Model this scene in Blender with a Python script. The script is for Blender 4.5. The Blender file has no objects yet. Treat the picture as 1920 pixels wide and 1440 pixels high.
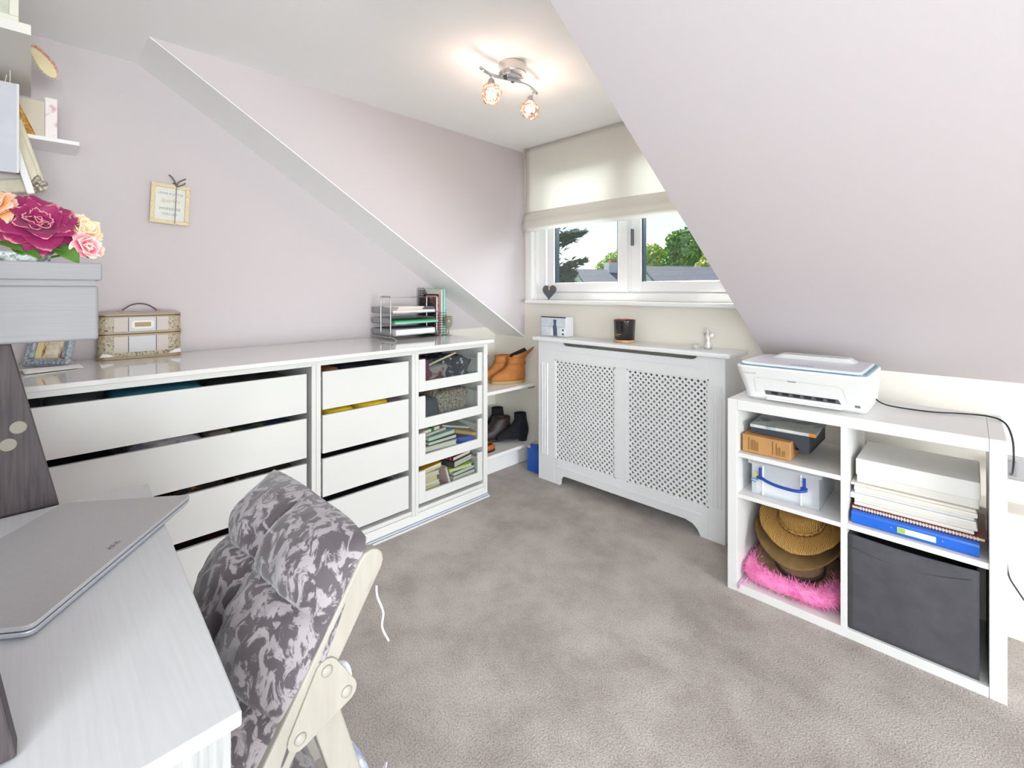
import bpy, bmesh, math, random
from mathutils import Vector, Matrix, noise
random.seed(7)
SC = bpy.context.scene
COL = SC.collection

# ------------------------------------------------------------------ camera, light, exposure
cam_data = bpy.data.cameras.new('camera')
cam_data.sensor_width = 36.0
cam_data.lens = 16.487
cam_data.shift_y = -0.0909
cam_data.clip_start = 0.02
cam_data.clip_end = 400
cam = bpy.data.objects.new('camera', cam_data)
COL.objects.link(cam)
cam.location = (0, 0, 1.2)
cam.rotation_euler = (math.pi / 2, 0, 0.7728)
SC.camera = cam

world = bpy.data.worlds.new('sky')
SC.world = world
world.use_nodes = True
wn = world.node_tree
sky = wn.nodes.new('ShaderNodeTexSky')
sky.sky_type = 'NISHITA'
sky.sun_disc = False
sky.sun_elevation = math.radians(50)
sky.sun_rotation = math.radians(-20)
sky.air_density = 1.0
sky.dust_density = 0.6
sky.ozone_density = 1.2
bg = wn.nodes['Background']
bg.inputs['Strength'].default_value = 0.12
wn.links.new(sky.outputs['Color'], bg.inputs['Color'])

def light(name, kind, loc, energy, color=(1, 1, 1), direction=None, **kw):
    d = bpy.data.lights.new(name, kind)
    d.energy = energy
    d.color = color
    for k, v in kw.items():
        setattr(d, k, v)
    o = bpy.data.objects.new(name, d)
    COL.objects.link(o)
    o.location = loc
    if direction:
        o.rotation_euler = Vector(direction).to_track_quat('-Z', 'Y').to_euler()
    return o

light('sun', 'SUN', (-3, 9, 9), 8.5, (1, 0.95, 0.87), direction=(0.62, -0.2, -1.0), angle=0.012)
# added fill panels to brighten the room, at unseen openings right and behind the camera
light('fill_light_right', 'AREA', (4.3, 0.1, 0.95), 128, (0.90, 0.975, 0.985), direction=(-1, 0.1, 0.05),
      shape='RECTANGLE', size=1.6, size_y=1.6)
light('fill_light_back', 'AREA', (0.6, -0.66, 1.15), 31, (0.90, 0.975, 0.985), direction=(-0.35, 1, -0.4),
      shape='RECTANGLE', size=1.3, size_y=1.3)
# added fill panel outside, hidden by the blind, to brighten it and the room
light('fill_light_front', 'AREA', (-1.6, 3.35, 2.25), 50, (0.96, 0.97, 1.0), direction=(0, -1, -0.35),
      shape='RECTANGLE', size=2.2, size_y=0.8)

SC.view_settings.view_transform = 'Standard'
SC.view_settings.look = 'None'
SC.view_settings.gamma = 1.0
SC.view_settings.use_curve_mapping = False
SC.view_settings.exposure = 0.7
SC.cycles.diffuse_bounces = 7
SC.cycles.max_bounces = 14

# ------------------------------------------------------------------ materials
def lin(h):
    h = h.lstrip('#')
    out = []
    for i in (0, 2, 4):
        c = int(h[i:i + 2], 16) / 255
        out.append(c / 12.92 if c <= 0.04045 else ((c + 0.055) / 1.055) ** 2.4)
    return (*out, 1.0)

MATS = {}
def mat(name, color, rough=0.5, metal=0.0, color2=None, nscale=20.0, ndetail=4.0, nlo=0.35, nhi=0.65, stretch=None,
        bump=0.0, bscale=None, spec=None, coat=0.0, trans=0.0, alpha=1.0, sheen=0.0, emit=None, estr=0.0, wave=None,
        voronoi=False, distort=0.0):
    if name in MATS:
        return MATS[name]
    m = bpy.data.materials.new(name)
    m.use_nodes = True
    t = m.node_tree
    b = t.nodes['Principled BSDF']
    b.inputs['Base Color'].default_value = lin(color)
    b.inputs['Roughness'].default_value = rough
    b.inputs['Metallic'].default_value = metal
    if spec is not None:
        b.inputs['Specular IOR Level'].default_value = spec
    b.inputs['Coat Weight'].default_value = coat
    b.inputs['Transmission Weight'].default_value = trans
    b.inputs['Alpha'].default_value = alpha
    b.inputs['Sheen Weight'].default_value = sheen
    if emit:
        b.inputs['Emission Color'].default_value = lin(emit)
        b.inputs['Emission Strength'].default_value = estr
    fac = None
    tc = t.nodes.new('ShaderNodeTexCoord')
    mp = t.nodes.new('ShaderNodeMapping')
    t.links.new(tc.outputs['Object'], mp.inputs['Vector'])
    if stretch:
        mp.inputs['Scale'].default_value = stretch
    if color2 or bump:
        if voronoi:
            n = t.nodes.new('ShaderNodeTexVoronoi')
            n.inputs['Scale'].default_value = nscale
            fac = n.outputs['Distance']
        elif wave:
            n = t.nodes.new('ShaderNodeTexWave')
            n.wave_type = 'BANDS'
            n.bands_direction = wave
            n.inputs['Scale'].default_value = nscale
            n.inputs['Distortion'].default_value = distort
            n.inputs['Detail'].default_value = 3
            fac = n.outputs['Fac']
        else:
            n = t.nodes.new('ShaderNodeTexNoise')
            n.inputs['Scale'].default_value = nscale
            n.inputs['Detail'].default_value = ndetail
            n.inputs['Roughness'].default_value = 0.6
            n.inputs['Distortion'].default_value = distort
            fac = n.outputs['Fac']
        t.links.new(mp.outputs['Vector'], n.inputs['Vector'])
    if color2:
        r = t.nodes.new('ShaderNodeValToRGB')
        r.color_ramp.elements[0].position = nlo
        r.color_ramp.elements[1].position = nhi
        r.color_ramp.elements[0].color = lin(color)
        r.color_ramp.elements[1].color = lin(color2)
        t.links.new(fac, r.inputs['Fac'])
        t.links.new(r.outputs['Color'], b.inputs['Base Color'])
    if bump:
        bp = t.nodes.new('ShaderNodeBump')
        bp.inputs['Strength'].default_value = bump
        bp.inputs['Distance'].default_value = 0.01
        src = fac
        if bscale:
            n2 = t.nodes.new('ShaderNodeTexNoise')
            n2.inputs['Scale'].default_value = bscale
            n2.inputs['Detail'].default_value = 3
            t.links.new(mp.outputs['Vector'], n2.inputs['Vector'])
            src = n2.outputs['Fac']
        t.links.new(src, bp.inputs['Height'])
        t.links.new(bp.outputs['Normal'], b.inputs['Normal'])
    MATS[name] = m
    return m

def glass_mat(name, tint='#ffffff', gloss=0.08, rough=0.0):
    if name in MATS:
        return MATS[name]
    m = bpy.data.materials.new(name)
    m.use_nodes = True
    t = m.node_tree
    t.nodes.clear()
    o = t.nodes.new('ShaderNodeOutputMaterial')
    tr = t.nodes.new('ShaderNodeBsdfTransparent')
    tr.inputs['Color'].default_value = lin(tint)
    gl = t.nodes.new('ShaderNodeBsdfGlossy')
    gl.inputs['Roughness'].default_value = rough
    mx = t.nodes.new('ShaderNodeMixShader')
    mx.inputs['Fac'].default_value = gloss
    t.links.new(tr.outputs[0], mx.inputs[1])
    t.links.new(gl.outputs[0], mx.inputs[2])
    t.links.new(mx.outputs[0], o.inputs['Surface'])
    MATS[name] = m
    return m

def translucent_mat(name, color, amount=0.35, transp=0.0, bump=0.0, bscale=300):
    if name in MATS:
        return MATS[name]
    m = bpy.data.materials.new(name)
    m.use_nodes = True
    t = m.node_tree
    t.nodes.clear()
    o = t.nodes.new('ShaderNodeOutputMaterial')
    d = t.nodes.new('ShaderNodeBsdfDiffuse')
    d.inputs['Color'].default_value = lin(color)
    tl = t.nodes.new('ShaderNodeBsdfTranslucent')
    tl.inputs['Color'].default_value = lin(color)
    mx = t.nodes.new('ShaderNodeMixShader')
    mx.inputs['Fac'].default_value = amount
    t.links.new(d.outputs[0], mx.inputs[1])
    t.links.new(tl.outputs[0], mx.inputs[2])
    last = mx
    if transp:
        tr = t.nodes.new('ShaderNodeBsdfTransparent')
        m2 = t.nodes.new('ShaderNodeMixShader')
        m2.inputs['Fac'].default_value = transp
        t.links.new(mx.outputs[0], m2.inputs[1])
        t.links.new(tr.outputs[0], m2.inputs[2])
        last = m2
    if bump:
        n = t.nodes.new('ShaderNodeTexNoise')
        n.inputs['Scale'].default_value = bscale
        b = t.nodes.new('ShaderNodeBump')
        b.inputs['Strength'].default_value = bump
        t.links.new(n.outputs['Fac'], b.inputs['Height'])
        t.links.new(b.outputs['Normal'], d.inputs['Normal'])
    t.links.new(last.outputs[0], o.inputs['Surface'])
    MATS[name] = m
    return m

def edge_mat(name, inner, outer, rough=0.6, lo=0.45, hi=1.0):
    """petal colour running from the base to the petal's own rim (vertex attribute 'rim')"""
    if name in MATS:
        return MATS[name]
    m = bpy.data.materials.new(name)
    m.use_nodes = True
    t = m.node_tree
    b = t.nodes['Principled BSDF']
    b.inputs['Roughness'].default_value = rough
    b.inputs['Sheen Weight'].default_value = 0.2
    a = t.nodes.new('ShaderNodeAttribute')
    a.attribute_name = 'rim'
    r = t.nodes.new('ShaderNodeValToRGB')
    r.color_ramp.elements[0].position = lo
    r.color_ramp.elements[1].position = hi
    r.color_ramp.elements[0].color = lin(inner)
    r.color_ramp.elements[1].color = lin(outer)
    t.links.new(a.outputs['Fac'], r.inputs['Fac'])
    t.links.new(r.outputs['Color'], b.inputs['Base Color'])
    MATS[name] = m
    return m

def carpet_mat():
    m = bpy.data.materials.new('carpet')
    m.use_nodes = True
    t = m.node_tree
    b = t.nodes['Principled BSDF']
    b.inputs['Roughness'].default_value = 0.95
    b.inputs['Specular IOR Level'].default_value = 0.1
    b.inputs['Sheen Weight'].default_value = 0.25
    tc = t.nodes.new('ShaderNodeTexCoord')
    n1 = t.nodes.new('ShaderNodeTexNoise')       # pile lying this way and that
    n1.inputs['Scale'].default_value = 4.6
    n1.inputs['Detail'].default_value = 6
    n1.inputs['Roughness'].default_value = 0.62
    n1.inputs['Distortion'].default_value = 0.1
    n2 = t.nodes.new('ShaderNodeTexNoise')       # tufts
    n2.inputs['Scale'].default_value = 190
    n2.inputs['Detail'].default_value = 2
    r1 = t.nodes.new('ShaderNodeValToRGB')
    r1.color_ramp.elements[0].position = 0.33
    r1.color_ramp.elements[1].position = 0.62
    r1.color_ramp.elements[0].color = lin('#9f958e')
    r1.color_ramp.elements[1].color = lin('#bbb2ac')
    r2 = t.nodes.new('ShaderNodeValToRGB')
    r2.color_ramp.elements[0].position = 0.3
    r2.color_ramp.elements[1].position = 0.6
    r2.color_ramp.elements[0].color = (0.68, 0.67, 0.66, 1)
    r2.color_ramp.elements[1].color = (1, 1, 1, 1)
    mx = t.nodes.new('ShaderNodeMixRGB')
    mx.blend_type = 'MULTIPLY'
    mx.inputs['Fac'].default_value = 1.0
    for n in (n1, n2):
        t.links.new(tc.outputs['Object'], n.inputs['Vector'])
    t.links.new(n1.outputs['Fac'], r1.inputs['Fac'])
    t.links.new(n2.outputs['Fac'], r2.inputs['Fac'])
    t.links.new(r1.outputs['Color'], mx.inputs[1])
    t.links.new(r2.outputs['Color'], mx.inputs[2])
    t.links.new(mx.outputs[0], b.inputs['Base Color'])
    bp = t.nodes.new('ShaderNodeBump')
    bp.inputs['Strength'].default_value = 0.7
    bp.inputs['Distance'].default_value = 0.006
    t.links.new(n2.outputs['Fac'], bp.inputs['Height'])
    t.links.new(bp.outputs['Normal'], b.inputs['Normal'])
    MATS['carpet'] = m
    return m

CARPET = carpet_mat()
PINK = mat('pink_wall_paint', '#cac2c5', 0.85, bump=0.03, bscale=250)
CREAM = mat('cream_wall_paint', '#e6e1d7', 0.85, bump=0.03, bscale=250)
CEIL = mat('white_ceiling_paint', '#f6f7f7', 0.9, bump=0.02, bscale=200)
GLOSSW = mat('white_gloss_woodwork', '#efefee', 0.28, coat=0.15)
CABW = mat('white_cabinet_foil', '#dcdbd8', 0.38)
TOPW = mat('white_lacquered_top', '#e0dedc', 0.07, coat=0.3)
RADW = mat('white_satin_paint', '#e6e7e8', 0.42)
KALW = mat('white_shelf_foil', '#dddcda', 0.35)
UPVC = mat('white_plastic_frame', '#f2f3f4', 0.22)
CHROME = mat('chrome', '#d8dadd', 0.12, metal=1.0)
STEEL = mat('brushed_steel', '#a9a9ac', 0.35, metal=0.9)
ALU = mat('aluminium_rail', '#8fa0b8', 0.35, metal=0.7)
BLACK = mat('black_plastic', '#17181b', 0.4)
PAPER = mat('white_paper', '#e9e8e6', 0.8)
PAGES = mat('page_edges', '#e4dfd2', 0.9, color2='#cfc8b8', nscale=1.0, stretch=(3, 3, 900))
GLASS = glass_mat('clear_glass', '#f7fbfb', 0.06)
DGLASS = glass_mat('drawer_glass', '#f4f7f6', 0.05)

# ------------------------------------------------------------------ mesh building helpers (all in world coordinates)
class MB:
    def __init__(s):
        s.v, s.f, s.rim = [], [], None
    def add(s, vs, fs):
        o = len(s.v)
        s.v += [Vector(p) for p in vs]
        s.f += [tuple(i + o for i in f) for f in fs]
        return s
    def box(s, x0, x1, y0, y1, z0, z1):
        return s.add([(x0, y0, z0), (x1, y0, z0), (x1, y1, z0), (x0, y1, z0), (x0, y0, z1), (x1, y0, z1), (x1, y1, z1), (x0, y1, z1)],
                     [(0, 3, 2, 1), (4, 5, 6, 7), (0, 1, 5, 4), (1, 2, 6, 5), (2, 3, 7, 6), (3, 0, 4, 7)])
    def prism(s, poly, axis, a0, a1):
        """poly: 2-D points in the plane of the other two axes (yz, xz or xy), extruded along axis"""
        n = len(poly)
        def P(p, a):
            return {'x': (a, p[0], p[1]), 'y': (p[0], a, p[1]), 'z': (p[0], p[1], a)}[axis]
        vs = [P(p, a0) for p in poly] + [P(p, a1) for p in poly]
        fs = [tuple(range(n))[::-1], tuple(range(n, 2 * n))]
        fs += [(i, (i + 1) % n, (i + 1) % n + n, i + n) for i in range(n)]
        return s.add(vs, fs)
    def tube(s, pts, r, n=8, closed=False):
        pts = [Vector(p) for p in pts]
        m = len(pts)
        rs = r if isinstance(r, (list, tuple)) else [r] * m
        base = len(s.v)
        up = None
        vs = []
        for i, p in enumerate(pts):
            a = pts[(i - 1) % m] if (closed or i > 0) else pts[0]
            b = pts[(i + 1) % m] if (closed or i < m - 1) else pts[-1]
            t = (b - a)
            t = t.normalized() if t.length > 1e-9 else Vector((0, 0, 1))
            if up is None:
                up = t.orthogonal().normalized()
            up = (up - t * up.dot(t))
            up = up.normalized() if up.length > 1e-6 else t.orthogonal().normalized()
            w = t.cross(up)
            for k in range(n):
                an = 2 * math.pi * k / n
                vs.append(p + (up * math.cos(an) + w * math.sin(an)) * rs[i])
        fs = []
        rng = m if closed else m - 1
        for i in range(rng):
            j = (i + 1) % m
            for k in range(n):
                fs.append((i * n + k, i * n + (k + 1) % n, j * n + (k + 1) % n, j * n + k))
        if not closed:
            fs.append(tuple(range(n))[::-1])
            fs.append(tuple((m - 1) * n + k for k in range(n)))
        return s.add(vs, fs)
    def rings(s, rings, cap=True):
        """loft closed rings of equal length"""
        n = len(rings[0])
        vs = [p for r in rings for p in r]
        fs = []
        for i in range(len(rings) - 1):
            for k in range(n):
                fs.append((i * n + k, i * n + (k + 1) % n, (i + 1) * n + (k + 1) % n, (i + 1) * n + k))
        if cap:
            fs.append(tuple(range(n))[::-1])
            fs.append(tuple((len(rings) - 1) * n + k for k in range(n)))
        return s.add(vs, fs)
    def lathe(s, prof, c=(0, 0, 0), n=24, cap=True, sx=1, sy=1):
        return s.rings([[(c[0] + r * sx * math.cos(2 * math.pi * k / n), c[1] + r * sy * math.sin(2 * math.pi * k / n), c[2] + z)
                         for k in range(n)] for r, z in prof], cap)
    def grid(s, fn, nu, nv):
        vs = [fn(i / nu, j / nv) for j in range(nv + 1) for i in range(nu + 1)]
        fs = [(j * (nu + 1) + i, j * (nu + 1) + i + 1, (j + 1) * (nu + 1) + i + 1, (j + 1) * (nu + 1) + i)
              for j in range(nv) for i in range(nu)]
        return s.add(vs, fs)
    def blob(s, c, r, n=16, m=10, p=2.0, lump=0.0, seed=0.0, lscale=6.0):
        """superellipsoid with a lumpy surface"""
        def sg(a, e):
            return math.copysign(abs(a) ** e, a)
        e = 2.0 / p
        rg = []
        for j in range(m + 1):
            ph = -math.pi / 2 + math.pi * j / m
            ring = []
            for i in range(n):
                th = 2 * math.pi * i / n
                q = Vector((sg(math.cos(ph), e) * sg(math.cos(th), e), sg(math.cos(ph), e) * sg(math.sin(th), e), sg(math.sin(ph), e)))
                w = Vector((q.x * r[0], q.y * r[1], q.z * r[2]))
                k = 1 + lump * noise.noise((w + Vector(c)) * lscale + Vector((seed, seed, seed)))
                ring.append(Vector(c) + w * k)
            rg.append(ring)
        return s.rings(rg, cap=True)
    def xf(s, M):
        s.v = [M @ p for p in s.v]
        return s
    def build(s, name, material, parent=None, smooth=False, bevel=0.0, seg=2, solid=0.0, sub=0):
        me = bpy.data.meshes.new(name)
        if parent is not None:
            o0 = world_loc(parent)
        else:
            xs = [p.x for p in s.v]; ys = [p.y for p in s.v]; zs = [p.z for p in s.v]
            o0 = Vector(((min(xs) + max(xs)) / 2, (min(ys) + max(ys)) / 2, min(zs)))
        me.from_pydata([tuple(p - o0) for p in s.v], [], s.f)
        bm = bmesh.new()
        bm.from_mesh(me)
        bmesh.ops.recalc_face_normals(bm, faces=bm.faces)
        if bevel:
            ed = [e for e in bm.edges if len(e.link_faces) == 2 and e.calc_face_angle(0) > 0.5]
            if ed:
                bmesh.ops.bevel(bm, geom=ed, offset=bevel, segments=seg, affect='EDGES', clamp_overlap=True, profile=0.5)
        bm.to_mesh(me)
        bm.free()
        if smooth:
            for p in me.polygons:
                p.use_smooth = True
        if s.rim is not None:
            at = me.attributes.new('rim', 'FLOAT', 'POINT')
            for i, w in enumerate(s.rim):
                at.data[i].value = w
        me.materials.append(material)
        o = bpy.data.objects.new(name, me)
        COL.objects.link(o)
        if parent is None:
            o.location = o0
        else:
            o.parent = parent
            PL[o.name] = o0
        if solid:
            md = o.modifiers.new('solid', 'SOLIDIFY')
            md.thickness = solid
            md.offset = 0
        if sub:
            md = o.modifiers.new('sub', 'SUBSURF')
            md.levels = sub
            md.render_levels = sub
        return o

PL = {}
def world_loc(o):
    return PL[o.name] if o.name in PL else Vector(o.location)

def thing(name, label, cat, loc, group=None):
    o = bpy.data.objects.new(name, None)
    o.empty_display_size = 0.05
    COL.objects.link(o)
    o.location = loc
    return tag(o, label, cat, group)

def tag(o, label, cat, group=None):
    o['label'] = label
    o['category'] = cat
    if group:
        o['group'] = group
    return o

def struct(o, label=None):
    o['kind'] = 'structure'
    if label:
        o['label'] = label
    return o

def rot(c, axis, ang):
    c = Vector(c)
    return Matrix.Translation(c) @ Matrix.Rotation(ang, 4, axis) @ Matrix.Translation(-c)

def bxo(name, m, parent, x0, x1, y0, y1, z0, z1, bevel=0.0, M=None):
    b = MB().box(x0, x1, y0, y1, z0, z1)
    if M is not None:
        b.xf(M)
    return b.build(name, m, parent, bevel=bevel)

def lettering(name, text, m, parent, size, M, extrude=0.0003, align='CENTER', shear=0.0):
    c = bpy.data.curves.new(name, 'FONT')
    c.body = text
    c.size = size
    c.extrude = extrude
    c.align_x = align
    c.shear = shear
    c.resolution_u = 3
    t = bpy.data.objects.new(name, c)
    COL.objects.link(t)
    dg = bpy.context.evaluated_depsgraph_get()
    me = bpy.data.meshes.new_from_object(t.evaluated_get(dg))
    bpy.data.objects.remove(t)
    bpy.data.curves.remove(c)
    o0 = world_loc(parent)
    for v in me.vertices:
        v.co = (M @ v.co) - o0
    me.materials.clear()
    me.materials.append(m)
    o = bpy.data.objects.new(name, me)
    COL.objects.link(o)
    o.parent = parent
    return o

def face_matrix(origin, right, up):
    """matrix that lays lettering (x right, y up) on a plane"""
    r = Vector(right).normalized()
    u = Vector(up).normalized()
    n = r.cross(u)
    M = Matrix((r, u, n)).transposed().to_4x4()
    M.translation = Vector(origin)
    return M

# ================================================================== THE ROOM
XL, YW, ZC, XCH, XSR, ZK, SS = -2.62, 2.497, 2.20, -2.308, -0.702, 0.866, 0.6137
YT = YW - (ZC - ZK) / SS          # where the slope reaches the ceiling
XR, YB = 4.4, -0.72               # right-hand and rear walls (behind the camera)

struct(MB().box(XL - .12, XR + .12, YB - .12, YW + .12, -.1, 0).build('floor', CARPET), 'grey-beige cut pile carpet')
struct(MB().box(XL - .12, XL, YB - .12, YW + .12, 0, ZC + .1).build('wall_left', PINK), 'pale pink painted wall on the left')
struct(MB().box(XL, XL + .006, 1.62, YW, 0, .925).build('trim_1', CREAM), 'cream painted lower wall of the shoe alcove')
b = MB()
WX0, WX1, WZ0, WZ1 = -2.235, -0.75, 1.125, 2.12
b.box(XL - .12, XSR + .1, YW, YW + .14, 0, WZ0)
b.box(XL - .12, WX0, YW, YW + .14, WZ0, ZC + .1)
b.box(WX1, XSR + .1, YW, YW + .14, WZ0, ZC + .1)
b.box(WX0, WX1, YW, YW + .14, WZ1, ZC + .1)
b.box(XSR + .1, XR + .12, YW, YW + .14, 0, ZK + .05)
struct(b.build('wall_front', CREAM), 'cream wall under and around the dormer window')
b = MB().box(XL - .12, XR + .12, YB - .12, YT + .06, ZC, ZC + .1)
b.box(XCH - .05, XSR + .05, YT + .06, YW + .14, ZC, ZC + .1)
struct(b.build('ceiling', CEIL), 'flat white ceiling')
def slope_poly(lift=0.0, t=.10):
    n = Vector((SS, 1)).normalized()
    d = Vector((-1, SS)).normalized()
    p0 = Vector((YW, ZK)) - d * .06
    p1 = Vector((YT, ZC)) + d * .05
    return [tuple(p0 + n * lift), tuple(p1 + n * lift), tuple(p1 + n * (t + lift)), tuple(p0 + n * (t + lift))]
struct(MB().prism(slope_poly(), 'x', XSR, XR + .12).build('ceiling_slope', PINK), 'pale pink sloping ceiling right of the dormer')
struct(MB().prism(slope_poly(), 'x', XL - .12, XCH - .002).build('ceiling_slope', CEIL), 'narrow white sloping ceiling strip left of the dormer')
tri = [(YT, ZC + .01), (YW + .01, ZC + .01), (YW + .01, ZK + .004), (YT, ZC + .004)]
struct(MB().prism(tri, 'x', XCH - .06, XCH).build('wall_dormer_left', PINK), 'pink triangular cheek wall of the dormer')
struct(MB().prism(tri, 'x', XSR - .0, XSR + .06).build('wall_dormer_right', CEIL), 'right cheek wall of the dormer')
# pipe boxing along the foot of the right-hand knee wall
struct(MB().box(-.785, XR, 2.365, YW, 0, .43).build('trim_2', CREAM, bevel=.002), 'cream boxed-in ledge along the knee wall')
struct(MB().box(XL, -2.255, 2.46, YW, 0, .125).build('baseboard_front', GLOSSW), 'white skirting in the alcove')
# rear and right walls out of view, with openings invented for the fill lights
b = MB()
b.box(XL - .12, -.05, YB - .12, YB, 0, ZC + .1)
b.box(1.95, XR + .12, YB - .12, YB, 0, ZC + .1)
b.box(-.05, 1.95, YB - .12, YB, 2.0, ZC + .1)
b.box(-.05, 1.95, YB - .12, YB, 0, .55)
struct(b.build('wall_back', PINK), 'pink wall behind the desk')
b = MB()
b.box(XR, XR + .12, YB - .12, -.5, 0, ZC + .1)
b.box(XR, XR + .12, 1.2, YW + .14, 0, ZC + .1)
b.box(XR, XR + .12, -.5, 1.2, 0, .1)
b.box(XR, XR + .12, -.5, 1.2, 1.8, ZC + .1)
struct(b.build('wall_right', PINK), 'pink wall on the right')
def added_window(name, axis, a, u0, u1, z0, z1, nm):
    r = bpy.data.objects.new(name, None); COL.objects.link(r)
    c = (u0 + u1) / 2
    r.location = (a, c, z0) if axis == 'x' else (c, a, z0)
    struct(r, nm)
    f = MB()
    def bar(p0, p1, q0, q1):
        if axis == 'x': f.box(a, a + .06, p0, p1, q0, q1)
        else: f.box(p0, p1, a - .06, a, q0, q1)
    bar(u0, u0 + .06, z0, z1); bar(u1 - .06, u1, z0, z1); bar(u0, u1, z0, z0 + .06); bar(u0, u1, z1 - .06, z1); bar(c - .03, c + .03, z0, z1)
    f.build('window_frame', UPVC, r)
added_window('fill_window_right', 'x', XR + .03, -.5, 1.2, .1, 1.8, 'white frame added around the right fill light, out of view')  # invented window, unseen, framing the right fill panel
added_window('fill_window_back', 'y', YB - .03, -.05, 1.95, .55, 2.0, 'white frame added around the rear fill light, out of view')  # likewise made up, for the rear fill panel

# ---- dormer window
W = bpy.data.objects.new('window_1', None); COL.objects.link(W); W.location = (-1.49, 2.57, WZ0)
struct(W, 'white double casement dormer window')
yf = 2.55
f = MB()
f.box(WX0, WX0 + .085, yf, yf + .07, WZ0, WZ1); f.box(WX1 - .085, WX1, yf, yf + .07, WZ0, WZ1)
f.box(WX0 + .085, WX1 - .085, yf, yf + .07, WZ0, WZ0 + .075); f.box(WX0 + .085, WX1 - .085, yf, yf + .07, WZ1 - .075, WZ1)
f.box(-1.50, -1.435, yf, yf + .07, WZ0 + .075, WZ1 - .075)
f.build('window_frame', UPVC, W, bevel=.006)
def sash(x0, x1):
    z0, z1 = WZ0 + .07, WZ1 - .07
    w = .068
    s = MB()
    for (a0, a1, c0, c1) in ((x0, x0 + w, z0, z1), (x1 - w, x1, z0, z1), (x0 + w, x1 - w, z0, z0 + w - .006), (x0 + w, x1 - w, z1 - w, z1)):
        s.box(a0, a1, yf - .022, yf + .03, c0, c1)
    so = s.build('sash', UPVC, W, bevel=.009, seg=3)
    g = MB()
    for (a0, a1, c0, c1) in ((x0 + w - .004, x0 + w + .007, z0 + w - .01, z1 - w), (x1 - w - .006, x1 - w + .004, z0 + w - .01, z1 - w),):
        g.box(a0, a1, yf - .012, yf + .026, c0, c1)
    g.build('gasket', mat('dark_gasket', '#263545', .5), so)
    MB().box(x0 + w - .004, x1 - w + .004, yf + .004, yf + .012, z0 + w - .012, z1 - w).build('glass_pane', GLASS, so)
    return so
s1 = sash(-2.125, -1.49)
s2 = sash(-1.462, -.83)
h = MB().box(-1.447, -1.435, yf - .055, yf - .03, 1.47, 1.57)
h.build('window_handle', mat('dark_bronze_handle', '#6a6c70', .3, metal=.6), s2, bevel=.004)
# reveal lining and sill
b = MB().box(WX0 - .03, WX0 + .004, 2.485, yf + .01, WZ0, WZ1)
b.box(WX0 - .055, WX0 - .028, 2.488, 2.50, WZ0, ZC - .01)
b.box(WX0 - .004, WX0 + .02, 2.52, yf + .01, WZ0, WZ1)
struct(b.build('trim_3', GLOSSW, bevel=.003), 'white window architrave')
struct(MB().box(-2.245, -.71, 2.425, yf + .01, WZ0 - .012, WZ0 + .012).build('window_sill_1', GLOSSW, bevel=.009, seg=3), 'white gloss window sill board')
struct(MB().box(WX0, -.72, yf - .018, yf + .004, WZ0 + .012, WZ0 + .062).build('trim_4', GLOSSW, bevel=.004), 'white window board upstand')

# ---- roman blind
B = thing('roman_blind', 'off white fabric roman blind half lowered over the dormer window', 'blind', (-1.49, 2.45, 1.62))
BLM = translucent_mat('blind_fabric', '#f0eeea', .45, bump=.08, bscale=500)
bx0, bx1, by = -2.235, -.705, 2.435
MB().grid(lambda u, v: (bx0 + (bx1 - bx0) * u, by - .004 * math.sin(v * 9) - .003 * math.sin(u * 7 + v * 3), 1.70 + (2.196 - 1.70) * v), 30, 14).build('fabric_panel', BLM, B, smooth=True, solid=.003)
def fold(z0, z1, d0, nm):
    def fn(u, v):
        a = v * math.pi
        x = bx0 + .004 * d0 + (bx1 - bx0) * u
        return (x, by - .012 - d0 * math.sin(a) ** .7, z1 + (z0 - z1) * v + .004 * math.sin(u * 5))
    MB().grid(fn, 24, 12).build(nm, BLM, B, smooth=True, solid=.003)
fold(1.645, 1.745, .022, 'fabric_fold')
fold(1.612, 1.70, .034, 'fabric_fold')
MB().tube([(bx0, by - .03, 1.645), (bx1, by - .03, 1.649)], .0045, 8).build('hem_rod', BLM, B, smooth=True)
MB().box(bx0 + .002, bx1, by + .008, by + .035, 2.168, 2.197).build('head_rail', mat('blind_rail', '#e2dfda', .5), B, bevel=.002)
MB().box(bx0 - .012, bx0 - .004, by - .018, by + .03, 2.13, 2.197).build('end_bracket', mat('dull_bracket', '#c9bdb3', .5), B)

# ================================================================== CEILING LIGHT
L = thing('ceiling_light', 'chrome bar ceiling light with two globe shades', 'ceiling light', (-1.462, 1.485, 2.14))
MB().lathe([(.0, 0), (.06, 0), (.062, .004), (.062, .042), (.06, .046), (.0, .046)], (-1.445, 1.485, 2.154), 32).build('canopy', mat('satin_chrome', '#cfcdca', .25, metal=.85), L, smooth=False)
bar = []
for i in range(17):
    t = i / 16
    bar.append((-1.463 + .02 * math.sin((t - .5) * 2 * math.pi), 1.312 + .355 * t, 2.138 - .004 * math.cos(t * 6)))
MB().tube(bar, .007, 10).build('bar', CHROME, L, smooth=True)
MB().box(-1.485, -1.42, 1.447, 1.522, 2.146, 2.156).build('bracket_plate', CHROME, L, bevel=.002)
for yy in (1.462, 1.507):
    MB().lathe([(.0, 0), (.008, 0), (.008, .012), (0, .012)], (-1.465, yy, 2.134), 10).build('screw', mat('dark_screw', '#55565a', .4, metal=.8), L)
GLOBE = glass_mat('shade_glass', '#ffe9dc', .12, .05)
BULB = mat('lit_bulb', '#ffffff', .4, emit='#ffe6c4', estr=5)
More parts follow.
